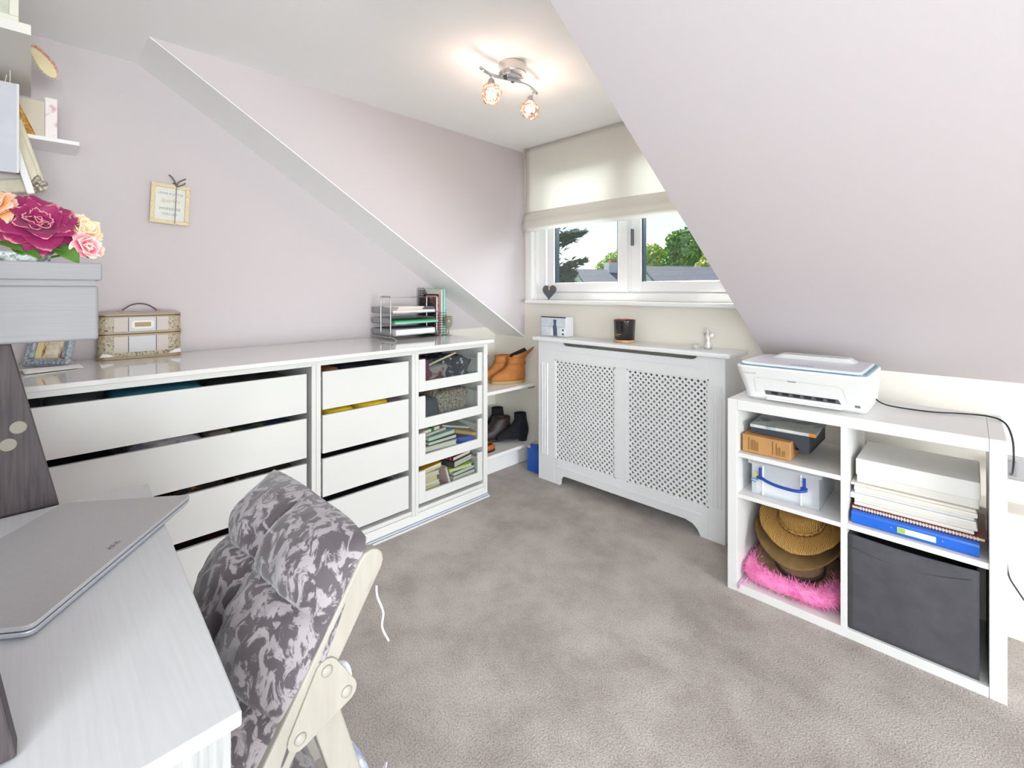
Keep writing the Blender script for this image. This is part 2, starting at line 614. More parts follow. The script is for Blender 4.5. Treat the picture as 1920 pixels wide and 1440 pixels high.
for k, (gx, gy) in enumerate(((-1.478, 1.387), (-1.478, 1.638))):
    ax = -1.463 + .02 * math.sin(((gy - 1.312) / .355 - .5) * 2 * math.pi)
    st = MB().tube([(ax, gy, 2.135), ((ax + gx) / 2, gy, 2.12), (gx, gy, 2.108)], .005, 8).build('stem', CHROME, L, smooth=True)
    MB().lathe([(.0, 0), (.016, 0), (.017, .004), (.013, .022), (.006, .03), (0, .03)], (gx, gy, 2.088), 18).build('lamp_cap', STEEL, L, smooth=True)
    sh = MB().blob((gx, gy, 2.05), (.041, .041, .041), 20, 14).build('lamp_shade', GLOBE, L, smooth=True)
    # wire and crystal cage around the globe
    cg = MB()
    rnd = random.Random(40 + k)
    for j in range(46):
        zz = rnd.uniform(-.95, .95); th = rnd.uniform(0, 6.283)
        q = Vector((math.sqrt(1 - zz * zz) * math.cos(th), math.sqrt(1 - zz * zz) * math.sin(th), zz))
        cg.blob(Vector((gx, gy, 2.05)) + q * .042, (.0065, .0065, .0065), 6, 4)
    cg.build('crystal_beads', mat('peach_crystal', '#e6b79e', .15, trans=.45), sh, smooth=True)
    MB().blob((gx, gy, 2.058), (.010, .010, .018), 10, 8).build('bulb', BULB, L, smooth=True)
    light('bulb_light', 'POINT', (gx, gy, 2.045), 1.6, (1, .92, .84), shadow_soft_size=.03)

# ================================================================== LOW CABINETS ALONG THE LEFT WALL
XF = -2.045          # plane of the cabinet fronts
XB = -2.60
ROWS = [(.842, .674), (.649, .480), (.455, .287), (.258, .091)]
def carcass(name, label, y0, y1, t0, t1):
    c = thing(name, label, 'cabinet', ((XF + XB) / 2, (y0 + y1) / 2, 0))
    b = MB().box(XB, XF + .008, y0, y0 + t0, .0, .888)
    b.box(XB, XF + .008, y1 - t1, y1, .0, .888)
    b.box(XB, XF + .004, y0 + t0, y1 - t1, .052, .072)
    b.box(XB, XF - .02, y0 + t0, y1 - t1, .0, .05)
    b.box(XB, XB + .01, y0, y1, .0, .888)
    b.box(XB, XF + .006, y0 + t0, y1 - t1, .872, .888)
    b.build('body', CABW, c, bevel=.0012, seg=1)
    return c
def drawer(c, y0, y1, z1, z0, glass=False):
    d = .016
    fy0, fy1 = y0 + .004, y1 - .004
    if not glass:
        f = MB().box(XF - d, XF, fy0, fy1, z0, z1)
        fo = f.build('drawer', CABW, c, bevel=.0016)
    else:
        w, h = .042, .052
        f = MB().box(XF - d, XF, fy0, fy0 + w, z0, z1)
        f.box(XF - d, XF, fy1 - w * .8, fy1, z0, z1)
        f.box(XF - d, XF, fy0 + w, fy1 - w * .8, z0, z0 + h)
        fo = f.build('drawer', CABW, c, bevel=.0016)
        MB().box(XF - .010, XF - .006, fy0 + w - .002, fy1 - w * .8 + .002, z0 + h - .004, z1 - .004).build('glass_pane', DGLASS, fo)
    s = MB().box(XB + .03, XF - d, fy0 + .01, fy0 + .022, z0 + .012, z1 - .035)
    s.box(XB + .03, XF - d, fy1 - .022, fy1 - .01, z0 + .012, z1 - .035)
    s.box(XB + .03, XF - d, fy0 + .02, fy1 - .02, z0 + .012, z0 + .022)
    s.box(XB + .03, XB + .045, fy0 + .02, fy1 - .02, z0 + .012, z1 - .035)
    s.build('drawer_box', CABW, fo)
    return fo
cabA = carcass('drawer_cabinet', 'wide white handleless cabinet of four drawers beside the desk', -.21, .867, .02, .019)
cabB = carcass('drawer_cabinet', 'narrow white cabinet of four plain drawers in the middle of the row', .868, 1.378, .02, .02)
cabC = carcass('drawer_cabinet', 'white cabinet with four glass-fronted drawers at the window end', 1.379, 1.883, .02, .03)
for z1, z0 in ROWS:
    drawer(cabA, -.188, .834, z1, z0)
    drawer(cabB, .896, 1.348, z1, z0)
    drawer(cabC, 1.401, 1.852, z1, z0, True)
tp = thing('cabinet_top', 'long glossy white worktop across the three low cabinets', 'worktop', (-2.3, .83, .889))
MB().box(-2.61, -1.985, -.23, 1.887, .899, .917).build('top_board', TOPW, tp, bevel=.0025)
MB().box(-2.60, -2.012, -.22, 1.882, .889, .899).build('under_strip', CABW, tp)
tr = thing('sliding_door_track', 'white and blue double rail on the carpet before the cabinets', 'track', (-2.02, .83, 0))
b = MB().prism([(-2.043, .0), (-2.006, .0), (-2.006, .006), (-2.0125, .008), (-2.0125, .004), (-2.0155, .004), (-2.0155, .012), (-2.023, .014), (-2.023, .006), (-2.026, .006), (-2.026, .02), (-2.043, .05)], 'y', -.21, 1.872)
b.build('rail_base', CABW, tr)
for xx in (-2.014, -2.0245):
    MB().box(xx - .0026, xx + .0026, -.21, 1.872, .003, .0098 if xx > -2.02 else .0155).build('rail_groove', mat('blue_grey_groove', '#6f84a8', .5), tr)

# ---- what lies in the drawers
def cloth(name, label, c, r, m, group=None, p=3.5, lump=.25, seed=1.0, rz=0.0, n=28, k=14, ls=22):
    b = MB().blob(c, r, n, k, p=p, lump=lump, seed=seed, lscale=ls)
    if rz:
        b.xf(rot(c, 'Z', rz))
    return tag(b.build(name, m, smooth=True), label, 'clothing', group)
def fab(name, a, b, s=40, **k):
    return mat(name, a, .95, color2=b, nscale=s, bump=.15, bscale=120, **k)
def row_z(i):
    return ROWS[i][0]
DARK = fab('charcoal_cloth', '#1b1b20', '#2c2a30')
def dcloth(i, y0, y1, m, name, label, top=-.028, hgt=.10, seed=1.0, x0=-2.36, x1=-2.068, lump=.06):
    z1 = row_z(i) + top
    cloth(name, label, ((x0 + x1) / 2, (y0 + y1) / 2, z1 - hgt / 2), ((x1 - x0) / 2, (y1 - y0) / 2, hgt / 2), m, 'clothes in the open-topped drawers', 6.0, lump, seed)
dcloth(0, -.14, .02, fab('dark_slate_cloth', '#666874', '#565862'), 'folded_jumper', 'slate grey folded jumper at the desk end of the top wide drawer', top=-.004, seed=2)
dcloth(0, .03, .165, fab('mid_grey_knit', '#8a8b92', '#777881', 200), 'folded_jumper', 'ribbed mid grey knit between slate and teal knitwear in the top wide drawer', top=-.004, seed=3)
dcloth(0, .185, .47, fab('teal_knit', '#2a7d96', '#3790a8'), 'folded_jumper', 'teal folded jumper in the top wide drawer', top=.002, seed=4)
dcloth(0, .49, .80, fab('navy_stripe_cloth', '#26262f', '#55524d', 12), 'folded_shirt', 'dark patterned top beside the teal jumper', top=-.006, seed=5)
dcloth(1, -.14, .22, DARK, 'folded_trousers', 'charcoal folded trousers in the second wide drawer', top=-.035, seed=6)
dcloth(1, .24, .46, fab('marble_scarf', '#d0cdd0', '#7e7c8c', 14, nlo=.42, nhi=.6), 'folded_scarf', 'white and lilac marbled scarf in the second wide drawer', top=.004, seed=7, lump=.15)
dcloth(1, .475, .56, fab('taupe_cloth', '#6a6056', '#8c8276', 30), 'folded_shirt', 'taupe patterned top next to the marbled scarf', top=.002, seed=8)
dcloth(1, .575, .80, fab('navy_olive_cloth', '#20304a', '#767a2c', 9, nlo=.5, nhi=.62), 'folded_shirt', 'navy and olive top at the far end of the second wide drawer', top=-.003, seed=9)
dcloth(2, -.14, .36, DARK, 'folded_trousers', 'charcoal folded trousers in the third wide drawer', top=-.035, seed=10)
dcloth(2, .37, .53, fab('amber_cloth', '#2b2220', '#b4763a', 18, nlo=.5, nhi=.62), 'folded_scarf', 'black and amber scarf in the third wide drawer', top=.002, seed=11, lump=.15)
dcloth(2, .55, .80, fab('bronze_cloth', '#26221f', '#a3763c', 12, nlo=.55, nhi=.66), 'folded_shirt', 'dark top with bronze pattern near the chair back', top=.0, seed=12)
dcloth(3, -.14, .80, fab('wine_cloth', '#1c191e', '#5e1620', 7, nlo=.55, nhi=.65), 'folded_trousers', 'black and wine red garments in the bottom wide drawer', top=-.03, seed=13)
dcloth(0, .93, 1.0, fab('rust_cloth', '#8c5a26', '#9a6a32'), 'folded_shirt', 'rust coloured top in the top narrow drawer', top=.006, seed=14)
dcloth(0, 1.01, 1.31, fab('navy_dot_cloth', '#1e2433', '#554060', 26, nlo=.55, nhi=.7), 'folded_shirt', 'navy patterned top in the top narrow drawer', top=.0, seed=15)
YEL = fab('yellow_cloth', '#c9a800', '#e2c21c', 30)
dcloth(1, .93, 1.075, YEL, 'folded_towel', 'bright yellow folded towel nearest the wide cabinet', top=.012, seed=16, lump=.1)
dcloth(1, 1.085, 1.255, YEL, 'folded_towel', 'bright yellow folded towel beside a grey cloth', top=.013, seed=17, lump=.1)
dcloth(1, 1.262, 1.318, fab('mauve_grey_cloth', '#8a7a78', '#6f6468'), 'folded_shirt', 'mauve grey cloth next to the yellow towels', top=.004, seed=18)
dcloth(2, .93, 1.31, fab('aubergine_cloth', '#231f2a', '#4a2e40', 12, nlo=.55, nhi=.66), 'folded_trousers', 'aubergine garments in the third narrow drawer', top=-.03, seed=19)
dcloth(3, .93, 1.31, fab('midnight_cloth', '#1c1a26', '#2d2732', 12), 'folded_trousers', 'midnight blue garments in the bottom narrow drawer', top=-.03, seed=20)
# glass-fronted drawer 1: scarves
dcloth(0, 1.43, 1.50, fab('plum_cloth', '#5e0f42', '#7a1d57'), 'folded_scarf', 'plum scarf in the corner of the top glass drawer', top=-.004, hgt=.13, seed=21, x1=-2.075)
dcloth(0, 1.47, 1.63, fab('grey_red_scarf', '#8c8782', '#5a2026', 12, nlo=.5, nhi=.58), 'rolled_scarf', 'grey and red scarf behind the top glass pane', top=-.045, hgt=.115, seed=22, x1=-2.072, lump=.2)
dcloth(0, 1.60, 1.79, fab('mesh_bag_cloth', '#2a2b36', '#c9cdd6', 26, nlo=.58, nhi=.66), 'mesh_pouch', 'dark mesh pouch with white flecks behind the top glass pane', top=-.02, hgt=.125, seed=23, x1=-2.076, lump=.22)
MB_t = MB().tube([(-2.10, 1.50, .795), (-2.095, 1.56, .815), (-2.09, 1.63, .835), (-2.085, 1.68, .85)], .006, 6)
tag(MB_t.build('belt', mat('cream_leather', '#cfc3a8', .5), smooth=True), 'cream leather belt lying over the scarves', 'belt')
# drawer 2
dcloth(1, 1.42, 1.57, fab('slate_wool', '#454a52', '#383c44'), 'rolled_scarf', 'slate grey wool scarf in the second glass drawer', top=-.03, hgt=.12, seed=24, x1=-2.072, lump=.12)
dcloth(1, 1.53, 1.78, mat('snakeskin', '#2e2824', .5, color2='#94887a', nscale=95, voronoi=True, bump=.4, nlo=.15, nhi=.6), 'snakeskin_bag', 'brown snakeskin bag behind the second glass pane', top=.0, hgt=.15, seed=25, x1=-2.078, lump=.14)
# drawers 3 and 4: notebooks and books
def book(name, label, c, s, rz, cover, tilt=0.0, spine='x', pages=None, group=None):
    """s = (depth x, length y, thickness); spine faces +x"""
    o = thing(name, label, 'book', (c[0], c[1], c[2] - s[2] / 2), group)
    M = rot(c, 'Z', rz) @ rot(c, 'X', tilt)
    x0, x1, y0, y1, z0, z1 = c[0] - s[0] / 2, c[0] + s[0] / 2, c[1] - s[1] / 2, c[1] + s[1] / 2, c[2] - s[2] / 2, c[2] + s[2] / 2
    t = min(.003, s[2] * .16)
    b = MB().box(x0, x1, y0, y1, z0, z0 + t); b.box(x0, x1, y0, y1, z1 - t, z1)
    if spine == 'x': b.box(x1 - t, x1, y0, y1, z0, z1)
    elif spine == '-x': b.box(x0, x0 + t, y0, y1, z0, z1)
    elif spine == 'y': b.box(x0, x1, y1 - t, y1, z0, z1)
    elif spine == '-y': b.box(x0, x1, y0, y0 + t, z0, z1)
    b.xf(M).build('cover', cover, o)
    MB().box(x0 + .003, x1 - .003, y0 + .003, y1 - .003, z0 + t, z1 - t).xf(M).build('page_block', pages or PAGES, o)
    return o, M
GB = 'notebooks and books in the glass-fronted drawers'
def cov(n, h): return mat('cover_' + n, h, .45)
z = .287 + .024
book('sketch_pad', 'white sketch pad at the bottom of the third glass drawer', (-2.16, 1.60, z + .012), (.16, .30, .022), .02, cov('lilac', '#cfc9dc'), spine='-x', group=GB)
book('notebook', 'white thick notebook lying under the teal notebook', (-2.15, 1.57, z + .039), (.15, .22, .026), -.06, cov('offwhite', '#dedcd6'), spine='-x', group=GB)
book('notebook', 'cream notebook with dark elastic band in the third glass drawer', (-2.15, 1.585, z + .066), (.14, .20, .022), .05, cov('darkgrey', '#33343a'), spine='-x', group=GB)
o, M = book('notebook', 'teal green notebook on top of the stack in the glass drawer', (-2.155, 1.58, z + .091), (.14, .20, .022), .12, cov('teal', '#6fb7a4'), spine='-x', group=GB)
book('notebook', 'pale pink notebook beneath the green-banded pad', (-2.17, 1.55, z + .111), (.13, .17, .014), .2, cov('pinkgrey', '#c9aeb0'), spine='-x', group=GB)
o, M = book('notepad', 'cream notepad with a green band near the cabinet divider', (-2.155, 1.51, z + .129), (.11, .15, .016), .22, cov('ivory', '#d9d5c0'), spine='-x', group=GB)
bxo('green_band', mat('green_band', '#1f7a3a', .5), o, -2.211, -2.098, 1.515, 1.534, z + .1195, z + .1385, M=M)
book('notebook', 'royal blue notebook at the right of the third glass drawer', (-2.12, 1.74, z + .030), (.10, .13, .05), -.3, cov('royal', '#1c3f9c'), spine='x', group=GB)
book('notebook', 'gold spiral notebook leaning above the royal blue one', (-2.12, 1.76, z + .075), (.11, .13, .02), -.35, cov('gold', '#a9853f'), tilt=-.25, spine='x', group=GB)
book('magazine', 'grey magazine sloping across the back of the third glass drawer', (-2.19, 1.73, z + .105), (.14, .17, .012), -.25, cov('palegrey', '#b9bab6'), tilt=-.2, spine='x', group=GB)
z = .091 + .024
KR = mat('kraft_pages', '#d9c9a0', .85)
book('paperback', 'lowest kraft coloured paperback in the bottom glass drawer', (-2.14, 1.50, z + .020), (.13, .13, .036), .03, KR, spine='-x', pages=KR, group=GB)
book('paperback', 'white paperback on the lowest kraft paperback', (-2.14, 1.505, z + .046), (.12, .12, .014), -.05, cov('white', '#e8e6e4'), spine='-x', group=GB)
book('paperback', 'kraft paperback in the middle of the left pile', (-2.14, 1.495, z + .068), (.12, .11, .03), .06, KR, spine='-x', pages=KR, group=GB)
book('paperback', 'cream paperback under the mustard folder', (-2.14, 1.50, z + .097), (.13, .12, .024), -.04, cov('cream', '#e3d3a8'), spine='-x', group=GB)
book('paper_folder', 'mustard yellow folder topping the left pile in the bottom glass drawer', (-2.15, 1.495, z + .125), (.15, .16, .03), .05, cov('mustard', '#c9971e'), tilt=.06, spine='-x', group=GB)
book('greeting_card', 'pale pink booklet standing between the two book piles', (-2.11, 1.605, z + .062), (.10, .018, .11), .1, cov('palepink', '#d9b9bd'), tilt=.32, spine='-y', group=GB)
book('hardback_book', 'white hardback at the right foot of the bottom glass drawer', (-2.14, 1.735, z + .021), (.13, .17, .038), .05, cov('grey2', '#d6d3cc'), spine='-x', group=GB)
book('hardback_book', 'navy blue book in the right pile of the bottom glass drawer', (-2.145, 1.735, z + .053), (.13, .17, .024), .1, cov('navy', '#1d3f70'), spine='-x', group=GB)
book('hardback_book', 'lime green book above the navy one', (-2.14, 1.715, z + .077), (.13, .16, .02), -.06, cov('lime', '#b9d21f'), spine='-x', group=GB)
book('hardback_book', 'thick cream book with dark cover under the wine red planner', (-2.15, 1.73, z + .106), (.12, .17, .036), .22, cov('charcoal', '#3c3f42'), spine='-y', group=GB)
book('planner', 'wine red checked planner topping the right pile', (-2.155, 1.725, z + .136), (.12, .16, .022), .2, mat('wine_check', '#5e2331', .6, color2='#a06a70', nscale=60, wave='Y', nlo=.6, nhi=.8), spine='-y', group=GB)

# ================================================================== SHOE ALCOVE
for nm, zz in (('upper', .552), ('lower', .142)):
    s = MB().box(XL + .008, -2.195, 1.895, YW - .002, zz - .022, zz)
    tag(s.build('alcove_shelf', GLOSSW, bevel=.002), 'white %s shoe shelf in the alcove beyond the cabinets' % nm, 'shelf', 'shoe shelves')
struct(MB().box(-2.27, -2.25, 1.895, 2.46, 0, .118).build('baseboard_left', GLOSSW, bevel=.002), 'white plinth board under the lower shoe shelf')
tag(MB().box(-2.225, -2.21, 2.44, YW - .001, .515, .529).build('shelf_bracket', mat('grey_bracket', '#8a8a86', .5)), 'small grey bracket under the upper shoe shelf', 'bracket')

def boot(name, label, pos, yaw, m, sole_m, secs, sole_h, inner=None, extras=None, heel=None, ln=1.0):
    """secs: (z, heel_x, toe_x, half_width); the toe points to local -x... heel at 0"""
    o = thing(name, label, 'boot', pos)
    M = Matrix.Translation(Vector(pos)) @ Matrix.Rotation(yaw, 4, 'Z')
    n = 24
    def ring(z, a, bb, w, tp=.75):
        r = []
        for k in range(n):
            th = 2 * math.pi * k / n
            cx, hx = (a + bb) / 2, (bb - a) / 2
            e = math.cos(th)
            wd = w * (1 - .22 * max(0, e) ** 2)
            r.append((cx + hx * e, wd * math.copysign(abs(math.sin(th)) ** tp, math.sin(th)), z))
        return r
    up = MB().rings([ring(*q) for q in secs], cap=False).xf(M)
    up.build('upper', m, o, smooth=True, solid=.004)
    z0, a, bb, w = secs[0][:4]
    sl = MB().rings([ring(0, a - .004, bb + .004, w + .003), ring(sole_h, a - .004, bb + .004, w + .004)]).xf(M)
    if heel:
        sl = MB().rings([ring(heel - .012, a, bb + .003, w + .002), ring(heel, a - .003, bb + .004, w + .003)])
        sl.rings([ring(0, a + .004, a + .06, w * .8), ring(heel, a, a + .075, w)])
        sl.xf(M)
    sl.build('sole', sole_m, o)
    zt, at, bt, wt = secs[-1][:4]
    if inner:
        MB().rings([ring(zt - .03, at + .008, bt - .008, wt - .006), ring(zt - .028, at + .008, bt - .008, wt - .006)]).xf(M).build('lining', inner, o)
    if extras:
        extras(o, M)
    return o
TAN = mat('tan_nubuck', '#b9773a', .75, color2='#a5652c', nscale=9, bump=.08, bscale=150)
CREPE = mat('crepe_sole', '#b0956a', .85)
TLIN = mat('dark_lining', '#2a2024', .9)
tan_secs = [(.018, .0, .245, .042), (.035, -.004, .248, .045), (.055, -.004, .235, .046), (.075, -.002, .195, .045), (.10, .0, .150, .042), (.13, .002, .122, .041), (.16, -.002, .118, .043), (.185, -.006, .120, .046)]
def strap(o, M):
    for zz in (.132, .140):
        pts = [(.06 + .064 * math.cos(t), .0455 * math.sin(t), zz) for t in [2 * math.pi * i / 20 for i in range(20)]]
        MB().tube(pts, .0045, 6, closed=True).xf(M).build('ankle_strap', TAN, o, smooth=True)
    MB().box(-.008, .004, -.012, .012, .126, .146).xf(M).build('buckle', mat('brass', '#8a6a3a', .4, metal=.8), o, bevel=.002)
def flap(o, M):
    strap(o, M)
    def fn(u, v, g=0.0):
        a = (u - .5) * 5.0
        lift = ((1 + math.cos(a)) / 2) ** 1.6
        return (.057 - (.063 - g) * math.cos(a) - .085 * v * lift - .01 * v, (.046 - g) * math.sin(a) * (1 + .15 * v), .176 + v * (.018 + .075 * lift))
    MB().grid(fn, 20, 8).xf(M).build('folded_collar', TAN, o, smooth=True, solid=.004)
    MB().grid(lambda u, v: fn(u, v, .004), 20, 8).xf(M).build('collar_lining', TLIN, o, smooth=True)
# pair of tan boots, toes to the left in view (towards the camera-left), heel against the window wall
boot('ankle_boot', 'tan nubuck ankle boot with open collar at the front of the upper shelf', (-2.275, 2.455, .553), math.radians(-113), TAN, CREPE, tan_secs, .02, TLIN, flap)
boot('ankle_boot', 'tan nubuck ankle boot behind its pair on the upper shelf', (-2.385, 2.43, .553), math.radians(-113), TAN, CREPE, tan_secs, .02, TLIN, strap)
PLUM = mat('plum_leather', '#2f1f28', .5)
boot('ankle_boot', 'plum black ankle boot half hidden by the cabinet end', (-2.50, 2.30, .553), math.radians(-110), PLUM, BLACK, tan_secs, .02, TLIN)
SUEDE = mat('black_suede', '#15151c', .95, bump=.08, bscale=200)
heel_secs = [(.05, .0, .10, .038), (.05, -.002, .2, .038), (.056, -.004, .222, .042), (.07, -.006, .2, .042), (.095, -.008, .15, .040), (.12, -.004, .105, .037), (.15, .004, .088, .035), (.19, .008, .092, .036), (.2, .008, .094, .036)]
heel_secs = [(.03, -.002, .225, .038), (.045, -.006, .225, .042), (.065, -.010, .195, .042), (.09, -.010, .150, .040), (.115, -.004, .110, .037), (.145, .004, .090, .035), (.175, .008, .090, .035), (.195, .010, .092, .036)]
boot('ankle_boot', 'black suede heeled ankle boot at the front of the lower shelf', (-2.255, 2.462, .143), math.radians(-118), SUEDE, BLACK, heel_secs, .03, TLIN, heel=.032)
BROWN = mat('dark_brown_leather', '#33231f', .5, color2='#271a18', nscale=20)
def trim_line(o, M):
    MB().tube([(.245 - .01 * abs(t) * 0 - .1 * (1 - math.cos(t)), .044 * math.sin(t) * 1.05, .024) for t in [(-1.2 + .12 * i) for i in range(21)]], .003, 6).xf(M).build('yellow_welt', mat('yellow_stitch', '#c9a83a', .6), o, smooth=True)
boot('walking_boot', 'dark brown leather boot with yellow welt behind the black boot', (-2.37, 2.40, .143), math.radians(-112), BROWN, BLACK, [(a, b_, c * 1.05, d * 1.15) for a, b_, c, d in tan_secs[:7]], .02, TLIN, trim_line)
boot('walking_boot', 'second black boot between the brown boot and the suede boot', (-2.48, 2.455, .143), math.radians(-116), SUEDE, BLACK, heel_secs, .03, TLIN, heel=.032)
sl = boot('slipper', 'orange brown slipper toe peeping past the cabinet on the lower shelf', (-2.28, 2.16, .143), math.radians(-95), mat('orange_leather', '#b0662e', .6), BLACK, [(.012, 0, .14, .04), (.03, -.002, .142, .042), (.045, .02, .11, .036)], .012)
sl['category'] = 'slipper'
# blue paper bag on the floor between shelves and radiator cover
bl = thing('storage_tub', 'bright blue box on the carpet beside the radiator cover', 'box', (-2.06, 2.36, 0))
MB().prism([(-2.115, 2.315), (-2.02, 2.315), (-2.02, 2.42), (-2.115, 2.42)], 'z', .003, .155).build('body', mat('bright_blue_card', '#1556b0', .5), bl, bevel=.003)
MB().box(-2.085, -2.02, 2.312, 2.33, .15, .185).build('flap', mat('bright_blue_card', '#1556b0', .5), bl, bevel=.002)
MB().box(-2.118, -2.085, 2.318, 2.36, .15, .168).build('lid_tab', mat('peach_tab', '#d9b8a6', .6), bl, bevel=.002)

# ================================================================== RADIATOR COVER
RX0, RX1, RY = -1.985, -.822, 2.28
rc = thing('radiator_cover', 'white lattice radiator cover under the dormer window', 'radiator cover', ((RX0 + RX1) / 2, 2.38, 0))
# top board
MB().prism([(RX0 - .03, 2.252), (RX0 - .022, 2.244), (RX1 + .022, 2.244), (RX1 + .03, 2.252), (RX1 + .03, YW - .003), (RX0 - .03, YW - .003)], 'z', .885, .904).build('top_shelf', RADW, rc, bevel=.004, seg=2)
LX = [(-1.852, -1.419), (-1.345, -.9)]
LZ0, LZ1 = .152, .772
d = .02
b = MB()
# stiles and rails of the frame (front face at y = RY)
b.box(RX0, LX[0][0], RY, RY + d, 0.0, .885)
b.box(LX[1][1], RX1, RY, RY + d, 0.0, .885)
b.box(LX[0][1], LX[1][0], RY, RY + d, LZ0, LZ1)
# top rail with the long rounded slot cut in its upper edge
sx0, sx1, sz = -1.80, -.955, .862
top = [(LX[0][0], LZ1), (LX[1][1], LZ1), (LX[1][1], .885), (sx1, .885), (sx1 - .006, .872), (sx1 - .02, .864), (sx1 - .04, sz), (sx0 + .04, sz), (sx0 + .02, .864), (sx0 + .006, .872), (sx0, .885), (LX[0][0], .885)]
b.prism(top, 'y', RY, RY + d)
# bottom rail with the shaped arch
ar0, ar1, az = -1.812, -.94, .062
bot = [(LX[0][0], 0), (ar0, 0), (ar0 + .003, .03), (ar0 + .014, .05), (ar0 + .034, az), (ar1 - .075, az), (ar1 - .04, .052), (ar1 - .016, .032), (ar1 - .004, .012), (ar1, 0), (LX[1][1], 0), (LX[1][1], LZ0), (LX[0][0], LZ0)]
b.prism(bot, 'y', RY, RY + d)
b.build('front_frame', RADW, rc, bevel=.0015, seg=1)
MB().box(RX0, RX0 + .018, RY + d, YW - .003, 0, .885).build('side_panel', RADW, rc)
MB().box(RX1 - .018, RX1, RY + d, YW - .003, 0, .885).build('side_panel', RADW, rc)
for x0 in (RX0 + .028, LX[1][1] + .0 + .012):
    for k in range(3):
        xx = x0 + .019 * k
        MB().prism([(xx, RY), (xx + .003, RY - .005), (xx + .010, RY - .005), (xx + .013, RY)], 'z', .165, .745).build('flute', RADW, rc)
for zz, a0, a1 in ((.828, LX[0][0] + .02, LX[1][1] - .03), (.108, LX[0][0] + .02, LX[1][1] - .03)):
    MB().box(a0, a1, RY - .0035, RY + .001, zz - .003, zz + .003).build('moulding_line', RADW, rc, bevel=.001)
def lattice(x0, x1, z0, z1, pitch=.0312, w=.0105):
    b = MB()
    hw = w * .7071
    for sgn in (1, -1):
        lo = (x0 + z0) if sgn == 1 else (x0 - z1)
        hi = (x1 + z1) if sgn == 1 else (x1 - z0)
        c = lo + pitch / 2
        while c < hi:
            if sgn == 1:      # x + z = c
                xa, xb = max(x0, c - z1), min(x1, c - z0)
                pa, pb = (xa, c - xa), (xb, c - xb)
                n = (.7071 * w / 2, .7071 * w / 2)
            else:             # x - z = c
                xa, xb = max(x0, c + z0), min(x1, c + z1)
                pa, pb = (xa, xa - c), (xb, xb - c)
                n = (.7071 * w / 2, -.7071 * w / 2)
            if xb - xa > .004:
                y0 = RY + .006 + (.0 if sgn == 1 else .0025)
                b.prism([(pa[0] - n[0], pa[1] - n[1]), (pb[0] - n[0], pb[1] - n[1]), (pb[0] + n[0], pb[1] + n[1]), (pa[0] + n[0], pa[1] + n[1])], 'y', y0, y0 + .003)
            c += pitch
    return b
for i, (x0, x1) in enumerate(LX):
    lp = lattice(x0, x1, LZ0, LZ1).build('lattice_panel', RADW, rc)
    lp['kind'] = 'stuff'
    e = MB()
    for (a, b_, c, d_) in ((x0, x0 + .006, LZ0, LZ1), (x1 - .006, x1, LZ0, LZ1), (x0, x1, LZ0, LZ0 + .006), (x0, x1, LZ1 - .006, LZ1)):
        e.box(a, b_, RY + .001, RY + .012, c, d_)
    e.build('panel_bead', RADW, rc)
# the radiator inside
rad = thing('radiator', 'white ribbed panel radiator seen through the lattice', 'radiator', (-1.35, 2.43, .13))
RADM = mat('radiator_enamel', '#d2d2d0', .35)
MB().box(-1.80, -1.02, 2.42, 2.455, .15, .73).build('panel', RADM, rad, bevel=.006)
for k in range(19):
    xx = -1.77 + k * .04
    MB().prism([(xx, 2.42), (xx + .006, 2.412), (xx + .018, 2.412), (xx + .024, 2.42)], 'z', .18, .70).build('rib', RADM, rad)
MB().tube([(-1.02, 2.44, .19), (-.965, 2.44, .19), (-.95, 2.44, .17), (-.95, 2.44, .0)], .008, 8).build('pipe', mat('copper_paint', '#b8b4ae', .4), rad, smooth=True)
MB().lathe([(0, 0), (.016, 0), (.018, .05), (.012, .06), (0, .06)], (-.95, 2.44, .19), 14).build('valve', UPVC, rad, smooth=True)

# ---- on the radiator cover and sill
gb = thing('photo_cube_box', 'small rectangular box printed with a blue and white vase photo', 'box', (-1.92, 2.42, .905))
MB().box(-2.035, -1.83, 2.365, 2.445, .906, 1.032).build('body', mat('box_white', '#d7dadd', .3), gb, bevel=.002)
MB().box(-2.031, -1.834, 2.3635, 2.366, .909, 1.024).build('photo_panel', mat('photo_pale_blue', '#c5cfd9', .15, color2='#dfe5ea', nscale=14), gb)
BLU = mat('slate_blue_ink', '#4a5d78', .3)
MB().box(-2.035, -1.83, 2.3625, 2.367, 1.026, 1.033).build('dark_lid_edge', mat('dark_slate_edge', '#3b4656', .4), gb)
MB().box(-2.031, -1.834, 2.3622, 2.3640, .968, .9705).build('divider_line', mat('grey_line', '#93a0ae', .4), gb)
MB().prism([(-1.936, .910), (-1.898, .910), (-1.9, .955), (-1.908, .985), (-1.904, 1.013), (-1.93, 1.015), (-1.926, .985), (-1.938, .95)], 'y', 2.3615, 2.3642).build('vase_print', BLU, gb)
MB().prism([(-1.955, .910), (-1.93, .910), (-1.932, .955), (-1.94, .97), (-1.95, .955)], 'y', 2.3612, 2.3640).build('flower_print', PAPER, gb)
MB().box(-1.87, -1.836, 2.3612, 2.364, .915, .960).build('thumbnail_print', mat('thumb_white', '#e8ebee', .3), gb)
for q in (.918, .944):
    MB().box(-1.858, -1.842, 2.3606, 2.364, q, q + .012).build('thumbnail_print', BLU, gb)

